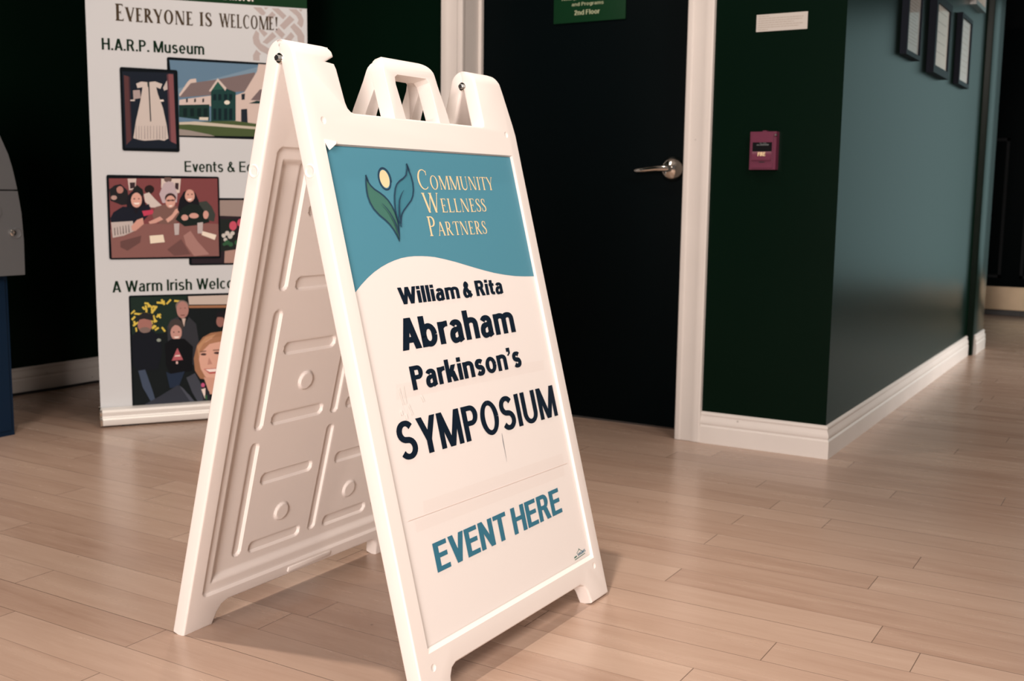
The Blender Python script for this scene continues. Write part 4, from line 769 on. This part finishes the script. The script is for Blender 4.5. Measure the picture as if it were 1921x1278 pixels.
# ------------------------------------------------------------------ roll-up banner
BA = math.radians(56); BT = Vector((math.cos(BA), math.sin(BA), 0)); BN = Vector((math.sin(BA), -math.cos(BA), 0))
BP = Vector((-2.388, -1.05, 0)) - BN * 0.048
def ban(x, y, lift=0.0): return BP + BT * x + Vector((0, 0, y)) + BN * lift
banner = thing('roll_up_banner', tuple(BP + BT * 0.4), 'tall white roll-up banner with photos and green headings on a silver base, behind the sign', 'banner')
BWID = 0.803
bm = bmesh.new(); add_prism(bm, [ban(0, 0.055, 0), ban(BWID, 0.055, 0), ban(BWID, 0.055, -0.0006), ban(0, 0.055, -0.0006)], (0, 0, 1.965)); pr = from_bm('banner_sheet', bm, M_print, banner, smooth=0)
BPF = [(0.046, 0.008), (0.048, 0.012), (0.048, 0.030), (0.044, 0.035), (0.038, 0.037), (0.036, 0.041), (0.038, 0.045), (0.0385, 0.056), (0.034, 0.064), (0.022, 0.069), (0.006, 0.070), (0.004, 0.060), (-0.004, 0.060), (-0.006, 0.070), (-0.03, 0.068), (-0.05, 0.055), (-0.056, 0.03), (-0.05, 0.008)]
bm = bmesh.new(); add_prism(bm, [ban(0.002, z, d) for d, z in BPF], BT * (BWID + 0.004)); bs = from_bm('base_cassette', bm, M_alu, banner, smooth=30)
for x in (-0.006, BWID + 0.006):
    bm = bmesh.new(); add_prism(bm, [ban(x, 0.004 + (z - 0.004) * 1.03, d * 1.05) for d, z in BPF], BT * 0.008); bevel(bm, 0.002, 2)
    e = from_bm('end_cap', bm, M_chrome, bs)
for x in (0.10, BWID - 0.10): box_ = bmesh.new(); add_prism(box_, [ban(x - 0.03, 0.0, 0.03), ban(x + 0.03, 0.0, 0.03), ban(x + 0.03, 0.0, -0.04), ban(x - 0.03, 0.0, -0.04)], (0, 0, 0.009)); from_bm('foot', box_, M_black, bs)
bm = bmesh.new(); add_tube(bm, [ban(BWID / 2, 0.06, -0.02), ban(BWID / 2, 2.02, -0.015)], 0.008); from_bm('support_pole', bm, M_alu, banner)
bm = bmesh.new(); add_prism(bm, [ban(-0.003, 2.015 + z, d) for d, z in ((0.008, 0), (0.008, 0.03), (-0.012, 0.03), (-0.012, 0))], BT * (BWID + 0.006)); bevel(bm, 0.002); from_bm('top_rail', bm, M_alu, banner)
bp = lambda x, y, l: ban(x, y, l)
decal('green_header', [(0, [(0, 1.569), (BWID, 1.582), (BWID, 2.02), (0, 2.02)])], bp, [M_green], pr, base=0.0003)
decal('knot_pattern', [(0, pairs(p)) for p in KNOT], bp, [M_knot], pr, base=0.0003, step=0.0)
bi = lambda vf, m, l=0.0007: ink('lettering', vf, lambda x, y: ban(x, y, l), m, pr)
bi(sans('and more.', 0.442, 0.597, 1.590, 1.592, 0.040), M_whiteink)
bi(serif('EVERYONE', 0.101, 0.372, 1.4845, 1.4865, 0.060, 0.050, T=0.185, t=0.075, track=0.03, s=0.05, e=0.05), M_brown)
bi(serif('IS', 0.397, 0.442, 1.4875, 1.4880, 0.050, 0.050, T=0.185, t=0.075, track=0.08, s=0.05, e=0.05), M_brown)
bi(serif('WELCOME!', 0.468, 0.688, 1.4890, 1.4920, 0.050, 0.050, T=0.185, t=0.075, track=0.02, s=0.05, e=0.05), M_brown)
bi(sans('H.A.R.P. Museum', 0.0505, 0.411, 1.3790, 1.3835, 0.0415, T=0.20, t=0.14, gap=0.10), M_head)
bi(sans('Events & Education', 0.328, 0.739, 0.9485, 0.9550, 0.0405, T=0.175, t=0.12, gap=0.09), M_head)
bi(sans('A Warm Irish Welcome', 0.0565, 0.572, 0.5005, 0.5055, 0.0425, T=0.175, t=0.12, gap=0.09), M_head)
_pm = {}
def ink_of(c):
    if c not in _pm: _pm[c] = mat('photo_ink', srgb(*c), 0.6, spec=0.08)
    return _pm[c]
for key, lab, fr_, lift in (('building', 'printed photo of a white and green house', (0.275, 0.752, 1.0775, 1.3675), 0.0008), ('dress', 'printed photo of a white dress in a case', (0.1085, 0.3115, 1.0215, 1.3215), 0.0040),
                            ('flowers', 'printed photo of flowers on a table', (0.335, 0.690, 0.5965, 0.8525), 0.0008), ('table', 'printed photo of people at a table', (0.0495, 0.4535, 0.623, 0.9330), 0.0040), ('group', 'printed photo of a smiling group', (0.1130, 0.660, 0.0455, 0.4875), 0.0008)):
    polys = PH[key]; cols = list(dict.fromkeys(p[0] for p in polys)); mats = [M_edge] + [ink_of(c) for c in cols]
    L = [(0, rrect(*fr_[:2], *fr_[2:], 0.007))] + [(1 + cols.index(c), pairs(p)) for c, p in polys]
    x0, x1, y0, y1 = fr_[0] + 0.006, fr_[1] - 0.006, fr_[2] + 0.006, fr_[3] - 0.006
    L = [(m_, p if i == 0 else [(min(max(x, x0), x1), min(max(y, y0), y1)) for x, y in p]) for i, (m_, p) in enumerate(L)]
    o = decal('printed_photo', L, bp, mats, pr, base=lift, step=0.00003); o['label'] = lab

# ------------------------------------------------------------------ kiosk at the left edge
kiosk = thing('kiosk', (-2.83, -1.605, 0), 'grey kiosk with a rounded top on a dark blue cabinet at the left edge', 'kiosk')
bm = bmesh.new(); add_box(bm, -3.12, -2.560, -1.920, -1.292, 0.0, 0.574); bevel(bm, 0.003, 2); kb = from_bm('base_cabinet', bm, M_navy, kiosk)
bm = bmesh.new(); add_box(bm, -2.561, -2.554, -1.905, -1.306, 0.020, 0.560); bevel(bm, 0.002, 2); from_bm('cabinet_door', bm, M_navy, kb)
half = [(-1.262, 0.578), (-1.2605, 0.70), (-1.2650, 0.794), (-1.2730, 0.850), (-1.2760, 0.8705)]
lowp = half + [(-3.21 - y, z) for y, z in half[::-1]]
bm = bmesh.new(); add_prism(bm, [(-3.10, y, z) for y, z in lowp], (0.60, 0, 0)); bevel(bm, 0.006, 3, 50); kl = from_bm('lower_housing', bm, M_grey, kiosk)
uph = [(-1.2770, 0.8755), (-1.2815, 0.900), (-1.2920, 0.950), (-1.3060, 0.997), (-1.3330, 1.057), (-1.37, 1.115), (-1.42, 1.17), (-1.48, 1.21), (-1.54, 1.232), (-1.605, 1.24)]
upp = uph + [(-3.21 - y, z) for y, z in uph[-2::-1]]
bm = bmesh.new(); add_prism(bm, [(-3.10, y, z) for y, z in upp], (0.60, 0, 0)); bevel(bm, 0.006, 3, 50); from_bm('upper_housing', bm, M_grey, kiosk)
box('seam_strip', -3.08, -2.508, -1.92, -1.285, 0.868, 0.878, M_black, kiosk)
bm = bmesh.new(); add_prism(bm, [(-2.502, -1.605 + 0.262 * math.cos(a), 0.800 + 0.085 * math.sin(a) * (1 if math.sin(a) < 0 else 0.72)) for a in [2 * math.pi * i / 40 for i in range(40)]], (0.006, 0, 0)); bevel(bm, 0.004, 3, 50); from_bm('front_plate', bm, M_grey, kl)
bm = bmesh.new(); add_lathe(bm, [(0.0195, -0.002), (0.0195, 0.0), (0.0165, 0.0012), (0.013, -0.0005), (0.0, -0.0008)], (-2.4985, -1.288, 0.7245), (1, 0, 0), 32); ls = from_bm('lock_recess', bm, M_grey, kl)
bm = bmesh.new(); add_lathe(bm, [(0.0115, -0.002), (0.0115, 0.004), (0.009, 0.007), (0.0045, 0.0075), (0.004, 0.006), (0.0, 0.006)], (-2.4980, -1.3045, 0.7265), (1, 0, 0), 28); from_bm('lock', bm, M_chrome, kl)

# cable along the left skirting
bm = bmesh.new(); add_tube(bm, [(-3.222, -1.30, 0.007), (-3.224, -1.0, 0.007), (-3.215, -0.80, 0.007), (-3.205, -0.62, 0.007), (-3.205, -0.45, 0.007), (-3.18, -0.30, 0.007), (-3.12, -0.2, 0.007)], 0.006, 10)
tag(from_bm('power_cable', bm, M_black, None), 'black cable lying on the floor along the white skirting between kiosk and banner', 'cable')

# ------------------------------------------------------------------ things on the walls
# fire alarm pull station
al = thing('fire_alarm', (-0.2515, 0, 0.973), 'small red fire alarm pull station on the dark green wall beside the door', 'fire alarm')
x0, x1, z0, z1 = -0.2970, -0.2060, 0.9740, 1.1010
bm = bmesh.new(); add_box(bm, x0, x1, -0.030, 0.0, z0, z1); bevel(bm, 0.004, 2); ah = from_bm('housing', bm, M_red, al)
bm = bmesh.new(); add_box(bm, x0 + 0.006, x1 - 0.009, -0.034, -0.029, z0 + 0.006, z1 - 0.003); bevel(bm, 0.002, 2); af = from_bm('front_cover', bm, M_red, ah)
M_label = mat('alarm_black_label', (0.003, 0.0035, 0.0045), 0.5, spec=0.1)
M_labelprint = mat('alarm_label_print', (0.075, 0.085, 0.09), 0.6)
box('black_label', x0 + 0.011, x1 - 0.013, -0.0352, -0.0338, z0 + 0.060, z1 - 0.036, M_label, ah)
bm = bmesh.new(); add_prism(bm, [(x0 + 0.011, y, z) for y, z in ((-0.034, z0 + 0.062), (-0.037, z0 + 0.058), (-0.042, z0 + 0.038), (-0.041, z0 + 0.031), (-0.034, z0 + 0.030))], (x1 - x0 - 0.024, 0, 0)); bevel(bm, 0.001, 2); ph_ = from_bm('pull_handle', bm, M_red, al)
box('slot', -0.2620, -0.2420, -0.0346, -0.0335, z0 + 0.0235, z0 + 0.0265, M_black, ah)
ink('lettering', sans('FIRE', -0.2650, -0.2390, z0 + 0.0450, z0 + 0.0452, 0.0130), lambda x, y: Vector((x, -0.0395 - (0.058 - (y - z0)) * 0.12, y)), M_cream, ph_)
bm = bmesh.new()
for a, b, z, h in ((-0.272, -0.262, 0.0805, 0.0035), (-0.260, -0.230, 0.0805, 0.0045), (-0.262, -0.254, 0.0875, 0.002), (-0.250, -0.238, 0.0875, 0.002)): add_box(bm, a, b, -0.0356, -0.0350, z0 + z, z0 + z + h)
from_bm('faint_print', bm, M_labelprint, ah, smooth=0)
bm = bmesh.new(); add_lathe(bm, [(0.005, 0), (0.005, 0.006), (0.003, 0.009), (0, 0.009)], (x1 - 0.004, -0.029, z1 - 0.013), (0.4, -1, 0.1), 20); from_bm('lock', bm, M_chrome, ah)
bm = bmesh.new(); add_box(bm, -0.2560, -0.2420, -0.026, -0.006, z1 - 0.002, z1 + 0.0035); bevel(bm, 0.0015, 2); from_bm('top_latch', bm, M_red, ah)

# typed notice above it
nt_ = box('paper_notice', -0.3015, -0.1275, -0.0022, -0.0004, 1.4345, 1.4905, M_notice); tag(nt_, 'narrow cream paper notice with small type on the green wall above the fire alarm', 'notice')
bm = bmesh.new(); random.seed(5)
for r, (a, b) in enumerate(((0.006, 0.046), None, (0.006, 0.166), (0.006, 0.160), (0.006, 0.135), (0.006, 0.166), (0.006, 0.150), (0.006, 0.040)) if False else ((0.006, 0.046), (0.006, 0.160), (0.006, 0.156), (0.006, 0.128), (0.006, 0.158), (0.006, 0.146), (0.006, 0.040))):
    x = a; z = 1.4905 - 0.0075 - r * 0.0072
    while x < b:
        w = random.uniform(0.005, 0.014); add_box(bm, -0.3015 + x, -0.3015 + min(x + w, b), -0.0025, -0.0021, z, z + 0.0022); x += w + 0.0018
from_bm('small_type', bm, M_type, nt_, smooth=0)

# sign on the door
ds = box('door_sign', -1.154, -0.849, 0.1225, 0.1285, 1.5335, 1.83, M_signgreen, None, bev=0.0015); tag(ds, 'dark green sign with pale lettering fixed high on the black door', 'door sign')
dl = lambda s, a, b, z, cap, T: ink('lettering', sans(s, a, b, z, z, cap, T=T, t=0.11), lambda x, y: Vector((x, 0.1219, y)), M_signtext, ds)
dl('H.A.R.P. Museum', -1.125, -0.905, 1.6430, 0.021, 0.20); dl('History, Ancestry, Research', -1.118, -0.890, 1.6180, 0.0125, 0.13); dl('and Programs', -1.075, -0.940, 1.5945, 0.0125, 0.13)
dl('2nd Floor', -1.063, -0.955, 1.5605, 0.018, 0.20)

# framed papers on the right-hand wall
def picture(label, y0, y1, z0, z1, border, depth, fm, pm, lines=0, mat_line=False):
    t = thing('picture_frame', (0, (y0 + y1) / 2, z0), label, 'picture frame', 'framed papers on the green wall')
    bm = bmesh.new()
    for a, b, c, d in ((y0, y1, z0, z0 + border), (y0, y1, z1 - border, z1), (y0, y0 + border, z0 + border, z1 - border), (y1 - border, y1, z0 + border, z1 - border)): add_box(bm, 0.0005, depth, a, b, c, d)
    bevel(bm, 0.0025, 2, 60); from_bm('frame', bm, fm, t)
    p = box('print', 0.001, depth - 0.008, y0 + border - 0.002, y1 - border + 0.002, z0 + border - 0.002, z1 - border + 0.002, pm, t)
    bm = bmesh.new(); x = depth - 0.0079
    if lines:
        random.seed(int(y0 * 100))
        for r in range(lines):
            z = z1 - border - 0.03 - r * (z1 - z0 - 2 * border - 0.05) / lines; add_box(bm, x - 0.0002, x + 0.0002, y0 + border + 0.03, y1 - border - random.uniform(0.03, 0.08), z, z + 0.0025)
    if mat_line: add_box(bm, x - 0.0002, x + 0.0003, y1 - border - 0.030, y1 - border - 0.027, z0 + border, z1 - border)
    if lines or mat_line: from_bm('faint_type', bm, M_type, p, smooth=0)
    g = box('glazing', depth - 0.0065, depth - 0.0050, y0 + border - 0.002, y1 - border + 0.002, z0 + border - 0.002, z1 - border + 0.002, M_glass, t)
    return t
picture('black framed typed page, nearest to the wall corner, its top out of the picture', 0.800, 1.075, 1.437, 1.86, 0.018, 0.026, M_frame, M_paperg, lines=26, mat_line=True)
picture('black wide-framed cream certificate, the middle one of the three hung in a row', 1.330, 1.690, 1.420, 1.745, 0.032, 0.032, M_frame, M_paper, lines=5)
picture('dark framed pinkish page, last of the three hung in a row, farthest down the wall', 2.000, 2.305, 1.432, 1.764, 0.020, 0.026, M_frame, M_paperg, lines=9)
picture('silver framed picture high up beside the pilaster, only its lower corner in view', 2.330, 2.640, 1.850, 2.20, 0.022, 0.032, M_silver, M_paper)
picture('black frame above the pinkish framed page, only its bottom edge in view', 1.990, 2.250, 1.865, 2.20, 0.022, 0.030, M_frame, M_paperg)
